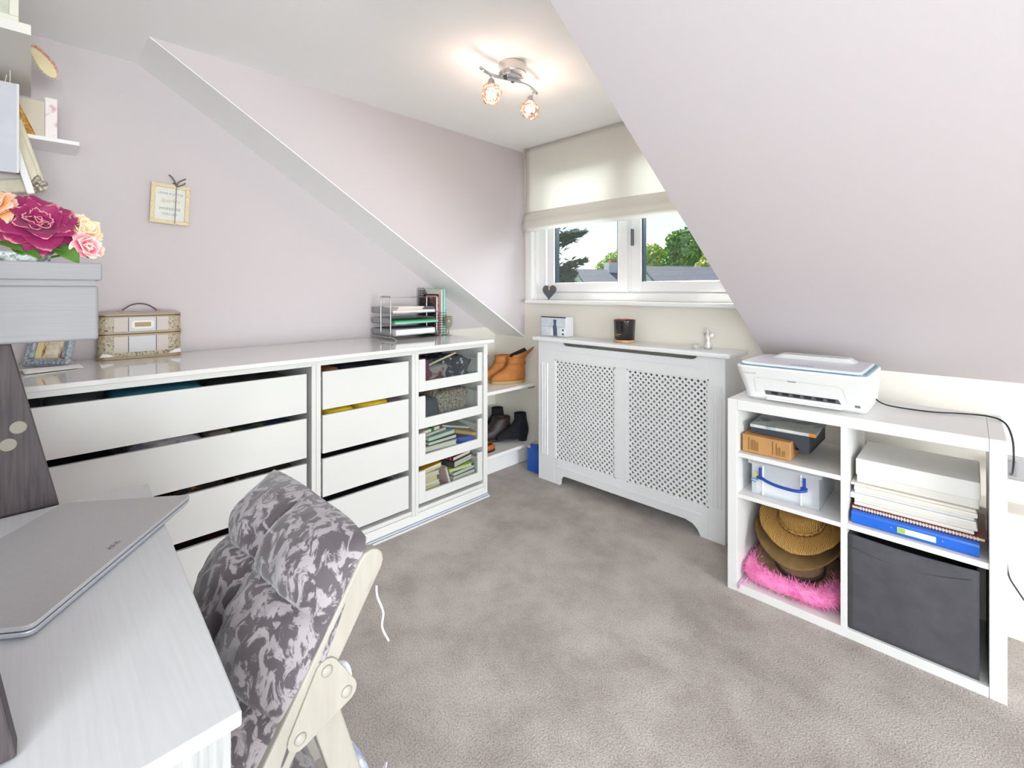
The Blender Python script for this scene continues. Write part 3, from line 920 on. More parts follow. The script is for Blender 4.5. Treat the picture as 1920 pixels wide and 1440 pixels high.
cd = thing('scented_candle', 'black glass candle with wooden base on the radiator cover', 'candle', (-1.43, 2.40, .905))
cx, cy = -1.43, 2.40
MB().lathe([(.0, 0), (.060, 0), (.062, .003), (.062, .011), (.060, .014), (0, .014)], (cx, cy, .905), 32).build('wooden_base', mat('pale_wood', '#d3a878', .55, color2='#c0925e', nscale=8, stretch=(1, 14, 1)), cd)
MB().lathe([(.0, 0), (.053, 0), (.058, .006), (.062, .106), (.0625, .115), (.058, .115), (.055, .075), (.0, .075)], (cx, cy, .919), 40, cap=False).build('glass_jar', mat('black_glass', '#1c1718', .18, coat=.4), cd, smooth=True)
MB().lathe([(.0, 0), (.0556, 0), (.0556, .004), (0, .004)], (cx, cy, .993), 32).build('wax', mat('amber_wax', '#b0401c', .4), cd)
MB().lathe([(.0563, 0), (.0572, .036)], (cx, cy, .997), 32, cap=False).build('glow_liner', mat('amber_glow_paint', '#c2481c', .2), cd, smooth=True)  # amber liner colour stands in for light glowing through the jar
MB().tube([(cx, cy, .997), (cx, cy, 1.01)], .0015, 6).build('wick', mat('wick', '#2a2420', .9), cd)
def curved_strip(z0, z1, a0, a1, rr):
    return MB().grid(lambda u, v: (cx + rr * math.cos(a0 + (a1 - a0) * u), cy + rr * math.sin(a0 + (a1 - a0) * u), z0 + (z1 - z0) * v), 10, 1)
curved_strip(.951, .9545, -1.95, -1.35, .0612).build('gold_print', mat('gold_ink', '#c9a86a', .35, metal=.5), cd)
curved_strip(.943, .9455, -1.95, -1.55, .0610).build('gold_print', mat('gold_ink', '#c9a86a', .35), cd)

fg = thing('figurine', 'small silver and clear angel figurine with a trinket pot', 'figurine', (-.965, 2.40, .905))
SILV = mat('silvered_resin', '#e2e0dd', .3, metal=.15, color2='#b5b0ab', nscale=60)
MB().lathe([(.0, 0), (.020, 0), (.0215, .004), (.017, .02), (.012, .045), (.014, .06), (.010, .072), (.006, .076), (.0085, .084), (.0105, .092), (.008, .101), (.003, .106), (0, .107)], (-.955, 2.41, .905), 18).build('figure', SILV, fg, smooth=True)
for sx in (-1, 1):
    MB().grid(lambda u, v, sx=sx: (-.955 + sx * (.006 + .020 * u), 2.418 + .012 * u, .955 + .03 * v * (1 - .4 * u) + .012 * u), 4, 5).build('wing', SILV, fg, smooth=True, solid=.002)
MB().lathe([(.0, 0), (.018, 0), (.021, .004), (.019, .018), (.021, .022), (.017, .022), (.015, .008), (0, .008)], (-1.005, 2.385, .905), 18).build('trinket_pot', SILV, fg, smooth=True)

ht = thing('heart_ornament', 'dark slate heart with a yellow ribbon on the window sill', 'ornament', (-2.06, 2.47, WZ0 + .012))
hp = []
for i in range(40):
    t = 2 * math.pi * i / 40
    hp.append((16 * math.sin(t) ** 3, 13 * math.cos(t) - 5 * math.cos(2 * t) - 2 * math.cos(3 * t) - math.cos(4 * t)))
k = .0037
hy = 2.468
HM = rot((-2.06, hy, WZ0 + .013), 'X', -.12)
MB().prism([(-2.06 + p[0] * k, WZ0 + .013 + (p[1] + 17) * k * .95) for p in hp], 'y', hy, hy + .008).xf(HM).build('slate_heart', mat('slate', '#5a5c62', .7, bump=.1, bscale=90), ht)
MB().box(-2.065, -2.055, hy - .003, hy + .0, 1.207, 1.235).xf(HM).build('ribbon', mat('yellow_ribbon', '#d3b86a', .6), ht)

# ================================================================== CUBE SHELF UNIT
KX0, KX1, KY0, KY1 = -.701, .079, 1.969, 2.359
ku = thing('cube_shelf_unit', 'white cube shelving unit under the pink slope carrying the printer', 'shelf unit', (-.31, 2.16, 0))
MB().box(KX0 + .0375, KX1 - .0375, KY0, KY1, .726, .765).build('top_panel', KALW, ku, bevel=.0015)
MB().box(KX0 + .0375, KX1 - .0375, KY0, KY1, 0, .032).build('bottom_panel', KALW, ku, bevel=.0015)
MB().box(KX0, KX0 + .037, KY0, KY1, 0, .765).build('side_panel', KALW, ku, bevel=.0015)
MB().box(KX1 - .037, KX1, KY0, KY1, 0, .765).build('side_panel', KALW, ku, bevel=.0015)
MB().box(-.322, -.303, KY0 + .003, KY1, .032, .726).build('divider', KALW, ku, bevel=.001)
MB().box(KX0 + .037, -.322, KY0 + .003, KY1, .375, .391).build('shelf', KALW, ku, bevel=.001)
MB().box(-.303, KX1 - .037, KY0 + .003, KY1, .377, .395).build('shelf', KALW, ku, bevel=.001)
MB().box(KX0 + .037, -.322, KY0 + .003, KY1, .538, .555).build('shelf', KALW, ku, bevel=.001)

# ---- printer
def rrect(x0, x1, y0, y1, z, r, n=6):
    pts = []
    for cx, cy, a in ((x1 - r, y1 - r, 0), (x0 + r, y1 - r, 90), (x0 + r, y0 + r, 180), (x1 - r, y0 + r, 270)):
        for i in range(n + 1):
            t = math.radians(a + 90 * i / n)
            pts.append((cx + r * math.cos(t), cy + r * math.sin(t), z))
    return pts
pr = thing('printer', 'white home printer with teal lid trim on the cube shelves', 'printer', (-.45, 2.15, .766))
PM = mat('printer_white', '#e4e4e3', .3)
TEAL = mat('printer_teal', '#5b8fa0', .35)
b = MB().rings([rrect(-.645, -.262, 2.045, 2.30, .766, .02), rrect(-.652, -.254, 2.03, 2.305, .776, .026), rrect(-.655, -.251, 2.02, 2.308, .80, .03),
                rrect(-.668, -.244, 1.965, 2.31, .89, .03), rrect(-.669, -.2435, 1.958, 2.31, .902, .03), rrect(-.666, -.246, 1.962, 2.307, .908, .028)])
b.build('body', PM, pr, smooth=False, bevel=0)
lid = MB().rings([rrect(-.660, -.252, 1.972, 2.30, .9085, .026), rrect(-.660, -.252, 1.972, 2.30, .9115, .026)]).build('lid_trim', TEAL, pr)
l2 = MB().rings([rrect(-.657, -.262, 1.978, 2.298, .9118, .024), rrect(-.657, -.262, 1.978, 2.298, .917, .024), rrect(-.653, -.266, 1.983, 2.293, .9195, .02)]).build('lid', mat('printer_lid', '#dfe0e6', .25), pr)
MB().rings([rrect(-.60, -.31, 2.20, 2.296, .9195, .02), rrect(-.575, -.335, 2.215, 2.296, .934, .02)]).build('paper_feed_cover', PM, pr)
lettering('printer_logo', 'hp DeskJet', mat('logo_blue', '#46788c', .4), pr, .017, face_matrix((-.45, 2.02, .9197), (1, 0, 0), (0, 1, 0)))
def pf(x, s, off=.0):
    """point on the printer's sloping front: s 0 at .80, 1 at .89"""
    return (x, 2.02 - .055 * s - off, .80 + .09 * s - off * .6)
line = [pf(-.607, -.1), pf(-.607, .62), pf(-.600, .70), pf(-.33, .70), pf(-.318, .62), pf(-.306, -.1), pf(-.303, -.25)]
MB().tube([(p[0], p[1] + .0012, p[2]) for p in line], .0018, 6).build('front_door_seam', mat('seam_grey', '#c6c6c6', .6), pr)
SLOT = mat('slot_grey', '#5a5c60', .5)
MB().prism([(1.5, 1)], 'x', 0, 1) if False else None
b = MB().add([pf(-.575, .12, .001), pf(-.335, .12, .001), pf(-.322, -.22, .001), pf(-.575, -.22, .001), pf(-.575, .12, -.01), pf(-.335, .12, -.01), pf(-.322, -.22, -.01), pf(-.575, -.22, -.01)],
             [(0, 1, 2, 3), (4, 5, 6, 7), (0, 1, 5, 4), (1, 2, 6, 5), (2, 3, 7, 6), (3, 0, 4, 7)])
b.build('paper_slot', SLOT, pr)
for k in range(6):
    xa = -.555 + k * .037
    MB().add([pf(xa, .10, .0016), pf(xa + .027, .10, .0016), pf(xa + .024, -.02, .0016), pf(xa + .004, -.02, .0016), pf(xa, .10, -.002), pf(xa + .027, .10, -.002), pf(xa + .024, -.02, -.002), pf(xa + .004, -.02, -.002)],
             [(0, 1, 2, 3), (4, 5, 6, 7), (0, 1, 5, 4), (1, 2, 6, 5), (2, 3, 7, 6), (3, 0, 4, 7)]).build('feed_rib', BLACK, pr)
MB().box(-.572, -.325, 2.016, 2.04, .774, .781).build('tray_lip', PM, pr, bevel=.002)
MB().add([pf(-.49, .705, .0015), pf(-.46, .705, .0015), pf(-.462, .66, .0015), pf(-.488, .66, .0015)], [(0, 1, 2, 3)]).build('door_grip', mat('grip_grey', '#8a8a8a', .5), pr, solid=.001)
MB().add([pf(-.288, -.02, .0012), pf(-.272, -.02, .0012), pf(-.272, -.12, .0012), pf(-.288, -.12, .0012)], [(0, 1, 2, 3)]).build('badge', mat('badge_grey', '#6d7076', .4), pr, solid=.001)
lettering('printer_logo', 'hp DeskJet 2700', mat('logo_grey', '#b9b9b9', .5), pr, .009, face_matrix(pf(-.655, .86, .0012), (1, 0, 0), (0, -.52, .85)), align='LEFT')
cab = [(-.26, 2.22, .80), (-.22, 2.225, .775), (-.105, 2.235, .7695), (-.02, 2.28, .7695), (.05, 2.28, .772), (.085, 2.25, .762), (.10, 2.22, .72), (.102, 2.20, .66), (.10, 2.24, .60), (.10, 2.34, .575)]
def smooth_path(p, k=5):
    p = [Vector(q) for q in p]
    out = []
    for i in range(len(p) - 1):
        a, b_, c, d_ = p[max(i - 1, 0)], p[i], p[i + 1], p[min(i + 2, len(p) - 1)]
        for j in range(k):
            t = j / k
            out.append(.5 * ((2 * b_) + (c - a) * t + (2 * a - 5 * b_ + 4 * c - d_) * t * t + (3 * b_ - a - 3 * c + d_) * t ** 3))
    return out + [p[-1]]
tag(MB().tube(smooth_path(cab), .0028, 8).build('power_cable', BLACK, smooth=True), 'black printer cable draped over the end of the cube shelves', 'cable')
tag(MB().tube(smooth_path([(.09, 2.35, .30), (.095, 2.31, .24), (.115, 2.30, .20), (.15, 2.28, .15), (.22, 2.22, .06), (.3, 2.15, .004)]), .0026, 8).build('power_cable', BLACK, smooth=True), 'thin black cable hanging down to the carpet right of the cube shelves', 'cable')
so = thing('wall_socket', 'brushed steel wall socket above the boxed ledge', 'socket', (.2, 2.49, .52))
MB().box(.07, .30, 2.482, YW - .001, .515, .60).build('plate', mat('socket_steel', '#b4b2b4', .35, metal=.6), so, bevel=.004)
MB().box(.08, .125, 2.455, 2.484, .535, .585).build('plug', mat('plug_grey', '#8f8d90', .4), so, bevel=.004)
for xx in (.15, .235):
    MB().box(xx, xx + .012, 2.479, 2.484, .55, .556).build('socket_hole', BLACK, so)

# ---- upper left compartment
cb = thing('cardboard_box', 'brown cardboard box with printed lines in the top left compartment', 'box', (-.56, 2.09, .556))
CARD = mat('brown_card', '#b98a55', .8, color2='#ad7f4b', nscale=12)
MB().box(-.655, -.483, 2.0, 2.17, .556, .626).build('body', CARD, cb, bevel=.003)
INK = mat('dark_ink', '#6a4a28', .8)
for k, (xa, h_) in enumerate(((-.631, .05), (-.622, .04), (-.616, .042), (-.610, .04), (-.604, .036), (-.598, .034), (-.545, .05), (-.532, .046), (-.526, .03), (-.520, .032), (-.511, .02), (-.505, .022))):
    MB().box(xa, xa + .0022, 1.9992, 2.0005, .568, .568 + h_).build('printed_line', INK, cb)
dt = thing('document_tray', 'dark charcoal plastic tray with a cut-away front on the cardboard box', 'tray', (-.52, 2.13, .628))
TRM = mat('charcoal_plastic', '#3c3f48', .45)
MB().prism([(-.635, .628), (-.50, .628), (-.482, .62), (-.462, .596), (-.450, .590), (-.428, .588), (-.428, .652), (-.635, .652)], 'y', 2.035, 2.04).build('front', TRM, dt, bevel=.001, seg=1)
MB().box(-.635, -.481, 2.04, 2.30, .6275, .632).build('base', TRM, dt)
MB().box(-.478, -.428, 2.04, 2.30, .589, .5935).build('base_step', TRM, dt)
MB().box(-.635, -.631, 2.04, 2.30, .628, .652).build('side', TRM, dt)
MB().box(-.432, -.428, 2.04, 2.30, .589, .652).build('side', TRM, dt)
mg, M = book('magazine', 'glossy magazine with blue and grey cover on the charcoal tray', (-.525, 2.15, .661), (.225, .25, .014), .05, mat('mag_cover', '#3f6f8a', .15, color2='#c6cac6', nscale=5, nlo=.42, nhi=.52), spine='-y', pages=PAPER)
bxo('orange_corner', mat('orange_print', '#d9882e', .4), mg, -.435, -.413, 2.0235, 2.027, .6545, .6675, M=M)
# ---- plastic box
pb = thing('plastic_storage_box', 'clear plastic storage box with blue handle', 'box', (-.51, 2.16, .392))
CLEAR = translucent_mat('clear_plastic', '#f2f4f8', .35, transp=.55)
def shell(x0, x1, y0, y1, z0, z1, t=.003):
    b = MB().box(x0, x1, y0, y0 + t, z0, z1); b.box(x0, x1, y1 - t, y1, z0, z1)
    b.box(x0, x0 + t, y0, y1, z0, z1); b.box(x1 - t, x1, y0, y1, z0, z1); b.box(x0, x1, y0, y1, z0, z0 + t)
    return b
shell(-.625, -.395, 2.02, 2.30, .392, .512).build('tub', CLEAR, pb)
MB().box(-.636, -.384, 2.008, 2.31, .510, .530).build('lid', CLEAR, pb, bevel=.003)
MB().box(-.61, -.42, 2.028, 2.29, .40, .455).build('papers_inside', PAPER, pb)
BL2 = mat('handle_blue', '#1d3f9c', .35)
MB().tube(smooth_path([(-.595, 2.012, .468), (-.57, 2.004, .458), (-.53, 2.0, .451), (-.48, 2.0, .449), (-.45, 2.004, .452), (-.432, 2.012, .458)]), .006, 8).build('handle', BL2, pb, smooth=True)
for xx in (-.592, -.44):
    MB().box(xx - .004, xx + .004, 2.008, 2.018, .455, .50).build('clip', BL2, pb, bevel=.001)
    MB().box(xx - .012, xx + .010, 2.006, 2.016, .456, .466).build('clip_foot', BL2, pb, bevel=.001)
for xx in (-.583, -.452):
    MB().box(xx - .002, xx + .002, 2.016, 2.021, .394, .512).build('rib', mat('white_rib', '#eef0f2', .3), pb)
MB().prism([(-.607 + .008 * math.cos(t), .4665 + .008 * math.sin(t)) for t in [i * .5236 for i in range(12)]], 'y', 2.0165, 2.0195).build('yellow_sticker', mat('sticker_yellow', '#d7d52a', .4), pb)
MB().tube([(-.615 + .012 * math.cos(t), 2.0185, .445 + .006 * math.sin(t)) for t in [i * .5236 for i in range(11)]], .0018, 6).build('blue_swirl_logo', mat('swirl_blue', '#3f86a8', .4), pb)

# ---- hats and boa
def hat(name, label, c, tilt_x, tilt_y, R, r0, hc, m, band=None, curl=.02, droop=.01, sq=1.12, rz=0.0, rough_edge=0.0, pinch=.25, flat=False):
    o = thing(name, label, 'hat', c)
    n = 40
    M = Matrix.Translation(Vector(c)) @ Matrix.Rotation(tilt_y, 4, 'Y') @ Matrix.Rotation(tilt_x, 4, 'X') @ Matrix.Rotation(rz, 4, 'Z')
    rg = []
    for i in range(9):
        s = i / 8
        ring = []
        for k in range(n):
            th = 2 * math.pi * k / n
            rr = r0 + (R - r0) * s
            if i == 8: rr += rough_edge * random.uniform(-1, 1)
            zz = -droop * s * s + curl * s * s * (math.cos(2 * th))
            ring.append((rr * math.cos(th), rr * math.sin(th) * sq, zz))
        rg.append(ring)
    MB().rings(rg, cap=False).xf(M).build('brim', m, o, smooth=True, solid=.003)
    rg = []
    for i in range(11):
        s = i / 10
        ring = []
        for k in range(n):
            th = 2 * math.pi * k / n
            if s < .8:
                rr, zz = r0 * (1 - .14 * s), hc * s / .8
            else:
                q = (s - .8) / .2
                rr, zz = r0 * (1 - .112) * (1 - q * .97), hc * (1 + .06 * math.sin(q * 2.2) - pinch * q * q)
            px = 1 - pinch * .5 * max(0, -math.sin(th)) * s
            ring.append((rr * math.cos(th) * px, rr * math.sin(th) * sq, zz))
        rg.append(ring)
    MB().rings(rg, cap=True).xf(M).build('crown', m, o, smooth=True)
    if band:
        MB().rings([[(r0 * 1.012 * math.cos(2 * math.pi * k / n), r0 * 1.012 * sq * math.sin(2 * math.pi * k / n), zz) for k in range(n)] for zz in (.002, hc * .26)], cap=False).xf(M).build('band', band, o, smooth=True, solid=.002)
    return o
FELT = mat('brown_felt', '#8f7259', .95, color2='#80644c', nscale=30, bump=.05, bscale=300)
OLIVE = mat('olive_felt', '#7d6138', .9, color2='#6c522c', nscale=20, bump=.05, bscale=300)
STRAW = mat('straw_weave', '#c39a55', .8, color2='#96692c', nscale=60, wave='X', distort=6, bump=.5, nlo=.3, nhi=.8)
hat('fedora_hat', 'brown felt hat with dark band resting on the pink boa', (-.487, 2.155, .100), .20, .02, .152, .085, .075, FELT, mat('dark_hat_band', '#4a332c', .8), curl=.022, droop=.0)
hat('fedora_hat', 'olive brown felt hat stacked between the straw hat and the banded hat', (-.487, 2.165, .212), .22, -.03, .158, .088, .05, OLIVE, None, curl=.028, droop=-.006)
hat('straw_hat', 'woven straw hat on top of the hat stack', (-.485, 2.165, .282), .40, .0, .148, .08, .052, STRAW, mat('straw_band', '#8a5f2a', .8, color2='#c79a58', nscale=90, voronoi=True), curl=.014, droop=.0, rough_edge=.0025)
ba = thing('feather_boa', 'bright pink feather boa curled under the hats', 'boa', (-.49, 2.10, .033))
PK = mat('pink_feather', '#f593c6', .9, color2='#e568ac', nscale=25, sheen=.5)
path = smooth_path([(-.625, 2.25, .075), (-.635, 2.13, .075), (-.625, 2.04, .07), (-.55, 2.015, .07), (-.46, 2.02, .068), (-.39, 2.03, .07), (-.355, 2.08, .075), (-.35, 2.2, .08)], 8)
MB().tube(path, .030, 10).build('core', PK, ba, smooth=True)
fb = MB()
rnd = random.Random(5)
for i in range(5200):
    p = path[rnd.randrange(len(path))] + Vector((rnd.uniform(-.01, .01), rnd.uniform(-.01, .01), rnd.uniform(-.005, .005)))
    d = Vector((rnd.gauss(0, 1), rnd.gauss(0, 1), rnd.gauss(0, 1) * .9)).normalized()
    ln = rnd.uniform(.028, .055)
    e = p + d * ln
    e.z = max(.0345, e.z); e.y = max(1.978, e.y); e.x = min(max(e.x, -.660), -.326)
    w = d.orthogonal().normalized() * .0016
    q = (p + e) / 2 + Vector((0, 0, .003))
    q.z = max(q.z, .0345)
    fb.add([p - w, p + w, q + w, e, q - w], [(0, 1, 2, 3, 4)])
f_ = fb.build('fluff', PK, ba)
f_['kind'] = 'stuff'
MB().tube(smooth_path([(-.635, 2.02, .05), (-.645, 1.985, .037), (-.652, 1.968, .034), (-.655, 1.962, .018)]), .003, 6).build('cord_end', PK, ba, smooth=True)

# ---- right bay: binder, notebook, papers
rb = thing('ring_binder', 'royal blue ring binder with label at the bottom of the paper stack', 'binder', (-.13, 2.1, .396))
RBM = mat('binder_blue', '#1a62c8', .35)
MB().prism([(1.992, .398), (1.99, .405), (1.99, .428), (1.992, .434), (2.0, .436), (2.27, .436), (2.27, .432), (1.999, .432), (1.995, .428), (1.995, .405), (1.999, .4), (2.27, .4), (2.27, .396), (1.997, .396)], 'x', -.294, .022).build('cover', RBM, rb)
MB().box(-.17, -.075, 1.9885, 1.9905, .406, .424).build('spine_label', mat('label_white', '#dfe0cf', .5), rb)
MB().box(-.168, -.150, 1.9878, 1.989, .4075, .4225).build('label_green', mat('label_green', '#9fc04a', .5), rb)
for xx in (-.185, -.060):
    MB().tube([(xx, 1.9885, .417), (xx, 1.992, .417)], .0025, 8).build('rivet', CHROME, rb)
MB().box(-.29, .015, 2.02, 2.265, .4005, .4315).build('paper_sheets', PAPER, rb)
sn, M = book('spiral_notebook', 'maroon spiral bound notebook on the blue binder', (-.13, 2.13, .443), (.335, .23, .012), .0, mat('maroon_cover', '#7a2a20', .4), spine='none')
for k in range(38):
    xx = -.27 + k * .0078
    MB().tube([(xx + .0, 2.016 + .006 * math.cos(t), .443 + .0055 * math.sin(t)) for t in [i * .785 for i in range(8)]], .0011, 5, closed=True).build('coil', mat('coil_white', '#e6dcd6', .3), sn)
zz = .4495
names = [('white folder lowest in the paper stack', .010, '#e6e2dc'), ('pale document wallet second in the paper stack', .012, '#d9dade'), ('thick sheaf of white paper in the middle of the stack', .018, '#e2e3ea'), ('lilac tinted plastic wallet in the paper stack', .012, '#cfd0da'), ('stapled white booklet near the top of the stack', .014, '#e9e7e4'), ('cream card folder under the white box', .008, '#ded8cd')]
for i, (nm, h_, hx) in enumerate(names):
    o_ = thing('paper_wallet', nm, 'papers', (-.14, 2.14, zz), 'papers stacked in the right bay')
    w = .15 + .004 * (i % 3)
    sh = .004 * math.sin(i * 2.1)
    b = MB().box(-.14 - w + sh, -.14 + w + sh, 2.022 + .006 * (i % 2), 2.27, zz + .0005, zz + h_)
    b.build('cover', mat('paper_' + hx[1:], hx, .5), o_, bevel=.0015)
    MB().box(-.14 - w + sh + .004, -.14 + w + sh + .001, 2.0215 + .006 * (i % 2), 2.268, zz + .003, zz + h_ - .003).build('sheets', PAGES, o_)
    zz += h_
wb = thing('white_box', 'shallow white cardboard box topping the paper stack', 'box', (-.13, 2.16, zz + .001))
MB().box(-.285, .022, 2.04, 2.30, zz + .001, zz + .040).build('tray', mat('dull_white_card', '#d6d4cc', .6), wb, bevel=.003)
MB().box(-.288, .025, 2.037, 2.303, zz + .028, zz + .085).build('lid', mat('white_card', '#dedcd8', .5), wb, bevel=.004)
gbx = thing('fabric_storage_box', 'dark grey fabric storage box filling the lower right cube', 'box', (-.14, 2.16, .033))
GF = mat('dark_grey_fabric', '#47464b', .95, color2='#504f54', nscale=14, bump=.12, bscale=500)
def gface(u, v):
    x = -.300 + .322 * u
    z = .033 + .326 * v
    bulge = .006 * math.sin(math.pi * u) * math.sin(math.pi * v)
    return (x, 1.984 - bulge, z - .006 * math.sin(math.pi * u) * v)
MB().grid(gface, 20, 20).build('front_panel', GF, gbx, smooth=True, solid=.006)
b = MB().box(-.300, -.295, 1.986, 2.33, .033, .355); b.box(.017, .022, 1.986, 2.33, .033, .355); b.box(-.300, .022, 2.325, 2.33, .033, .355); b.box(-.3, .022, 1.986, 2.33, .033, .038)
b.build('sides', GF, gbx)
MB().tube([(-.285 + .29 * i / 20, 1.9795, .315 - .022 * math.sin(math.pi * i / 20) + .012 * (i / 20)) for i in range(21)], .0016, 6).build('seam', mat('seam_dark', '#45434a', .95), gbx, smooth=True)

# ================================================================== LADDER DESK
dk = thing('ladder_desk', 'white-topped desk with dark leaning wooden uprights', 'desk', (-.97, -.1, 0))
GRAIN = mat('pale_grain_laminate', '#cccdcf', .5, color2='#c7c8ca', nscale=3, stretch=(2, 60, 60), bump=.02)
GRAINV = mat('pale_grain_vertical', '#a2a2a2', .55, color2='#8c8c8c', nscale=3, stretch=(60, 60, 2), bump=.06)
DWOOD = mat('dark_stained_wood', '#4d4345', .6, color2='#352d30', nscale=4, stretch=(18, 30, 2), bump=.08)
MB().prism([(-.558, .158), (-1.378, .192), (-1.352, -.60), (-.548, -.60)], 'z', .734, .75).build('desk_top', GRAIN, dk, bevel=.002)
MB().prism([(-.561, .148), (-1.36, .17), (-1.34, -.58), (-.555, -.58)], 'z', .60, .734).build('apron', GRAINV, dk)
def upright(x0, x1, yb, z0, z1, nm='upright', w=.13, k=.2035):
    f = lambda z: yb - k * (z - .75)
    return MB().prism([(f(z0) - w, z0), (f(z0), z0), (f(z1), z1), (f(z1) - w, z1)], 'x', x0, x1).build(nm, DWOOD, dk, bevel=.002)
upright(-1.40, -1.372, .041, .752, 1.094)
upright(-1.402, -1.374, .041, 0, .598, w=.13)
upright(-.682, -.655, -.009, .752, 1.95, k=.16)
upright(-.685, -.66, -.0, 0, .598)
upright(-1.69, -1.665, .03, 0, 1.094)
def bolt(y, z):
    MB().rings([[(-1.372 + dx, y + r * math.cos(t), z + r * math.sin(t)) for t in [i * .3927 for i in range(16)]] for dx, r in ((0, .0125), (.0012, .0125), (.0016, .011))]).build('bolt_cap', mat('bolt_cap', '#8a8377', .6), dk)
bolt(-.018, .925); bolt(-.032, .893)
# box compartment carried by the uprights
hb = thing('hutch_cabinet', 'pale grey woodgrain box cabinet carried on the dark desk upright', 'cabinet', (-1.52, -.16, 1.095))
GH = mat('grey_linen_laminate', '#979598', .6, color2='#919093', nscale=4, stretch=(60, 2, 90), bump=.02)
MB().box(-1.70, -1.335, -.55, .101, 1.096, 1.2105).build('body', GH, hb, bevel=.006, seg=3)
MB().box(-1.705, -1.332, -.55, .1065, 1.2225, 1.259).build('top_board', GH, hb, bevel=.003)
MB().box(-1.695, -1.34, -.54, .096, 1.2105, 1.2225).build('shadow_gap', GH, hb)

# ---- laptop
lp = thing('laptop', 'closed silver grey laptop lying askew on the desk', 'laptop', (-1.08, .02, .752))
A, Bv, Cv = Vector((-.862, .0)), Vector((-1.176, .236)), Vector((-1.315, .046))
D = A + (Cv - Bv)
ctr = (A + Cv) / 2
def lring(z, sh=1.0, r=.019):
    pts = []
    cs = [A, Bv, Cv, D]
    for i in range(4):
        p, pp, pn = cs[i], cs[i - 1], cs[(i + 1) % 4]
        e0 = p + (pp - p).normalized() * r * .6
        e1 = p + (pn - p).normalized() * r * .6
        for j in range(5):
            t = j / 4
            q = (1 - t) ** 2 * e0 + 2 * t * (1 - t) * p + t * t * e1
            q = ctr + (q - ctr) * sh
            pts.append((q.x, q.y, z))
    return pts
LAP = mat('laptop_silver', '#b0aeaf', .45, color2='#aaa8a9', nscale=300)
MB().rings([lring(.752, .96), lring(.756, .992), lring(.7605, 1.0), lring(.7625, .998)]).build('base', mat('laptop_edge', '#c3c6cf', .3, metal=.5), lp)
MB().rings([lring(.7625, .985), lring(.7645, .985)]).build('seam', mat('laptop_seam', '#2a3350', .5), lp)
lidl = MB().rings([lring(.7645, .998), lring(.7690, 1.0), lring(.7705, .996)]).build('lid', LAP, lp)
u_ = (A - Bv).normalized(); v_ = (Cv - Bv).normalized()
org = (A + Bv) / 2 + v_ * .022
lettering('lid_logo', 'ASUS', mat('logo_dark', '#6c6a6c', .4), lp, .012, face_matrix((org.x, org.y, .7706), (v_.y, -v_.x, 0), (v_.x, v_.y, 0)))
for p in (D + (Cv - D) * .2, D + (Cv - D) * .8):
    pass

# ================================================================== FOLDING CHAIR
ch = thing('folding_chair', 'off white wooden folding chair pulled up to the desk', 'chair', (-.86, .2, 0))
CW = mat('offwhite_painted_wood', '#a29d94', .5, color2='#9b958b', nscale=6, stretch=(8, 8, 1))
K = .635                                     # lean of the back rails (dy per dz)
def rail(x0, x1, w=.044):
    y = lambda z: .378 + K * (z - .78)
    n = Vector((1, -K)).normalized()          # in (y,z): across the rail
    pts = []
    for z in (-.0, .755):
        pass
    d_ = Vector((K, 1)).normalized()
    p0 = Vector((y(0.0), 0.0)); p1 = Vector((y(.772), .772))
    poly = [p0 - n * w / 2, p0 + n * w / 2]
    for i in range(7):
        t = math.pi * i / 6
        poly.append(p1 + n * w / 2 * math.cos(t) + d_ * w / 2 * math.sin(t))
    poly = [(q.x, max(q.y, 0.0)) for q in poly]
    return MB().prism(poly, 'x', x0, x1).build('back_rail', CW, ch, bevel=.003)
rail(-.694, -.672); rail(-1.066, -1.044)
def rear_leg(x0, x1):
    a, b_ = Vector((.292, .625)), Vector((.475, 0.0))
    d_ = (b_ - a).normalized(); n = Vector((d_.y, -d_.x)) * .021
    poly = [a - n, a + n, b_ + n, b_ - n]
    return MB().prism([(q.x, max(q.y, 0)) for q in poly], 'x', x0, x1).build('rear_leg', CW, ch, bevel=.003)
rear_leg(-.717, -.696); rear_leg(-1.042, -1.021)
def plate(x0, x1):
    cs = [(.300, .648), (.262, .575), (.330, .600)]
    poly = []
    # rounded triangle around the three bolts
    import itertools
    pts = []
    for cx_, cz_ in cs:
        for i in range(12):
            pts.append((cx_ + .017 * math.cos(i * .5236), cz_ + .017 * math.sin(i * .5236)))
    pts = sorted(set(pts))
    def cr(o, a, b): return (a[0] - o[0]) * (b[1] - o[1]) - (a[1] - o[1]) * (b[0] - o[0])
    lo, up = [], []
    for p in pts:
        while len(lo) >= 2 and cr(lo[-2], lo[-1], p) <= 0: lo.pop()
        lo.append(p)
    for p in reversed(pts):
        while len(up) >= 2 and cr(up[-2], up[-1], p) <= 0: up.pop()
        up.append(p)
    hull = lo[:-1] + up[:-1]
    pl = MB().prism(hull, 'x', x0, x1).build('hinge_plate', CW, ch, bevel=.001)
    for cy_, cz_ in cs:
        MB().rings([[(x1 + dx, cy_ + r * math.cos(t), cz_ + r * math.sin(t)) for t in [i * .45 for i in range(14)]] for dx, r in ((0, .0085), (.002, .008), (.004, .004))]).build('bolt', CW, pl, smooth=True)
plate(-.672, -.668)
MB().box(-1.044, -.694, .338, .354, .70, .765).xf(rot((0, .346, .73), 'X', -math.atan(K)) ).build('top_slat', CW, ch, bevel=.003)
MB().box(-1.044, -.694, .275, .291, .60, .66).xf(rot((0, .283, .63), 'X', -math.atan(K))).build('back_slat', CW, ch, bevel=.003)
for k in range(6):
    y0 = .255 - k * .062
    MB().box(-1.044, -.694, y0 - .052, y0, .432, .448).build('seat_slat', CW, ch, bevel=.003)
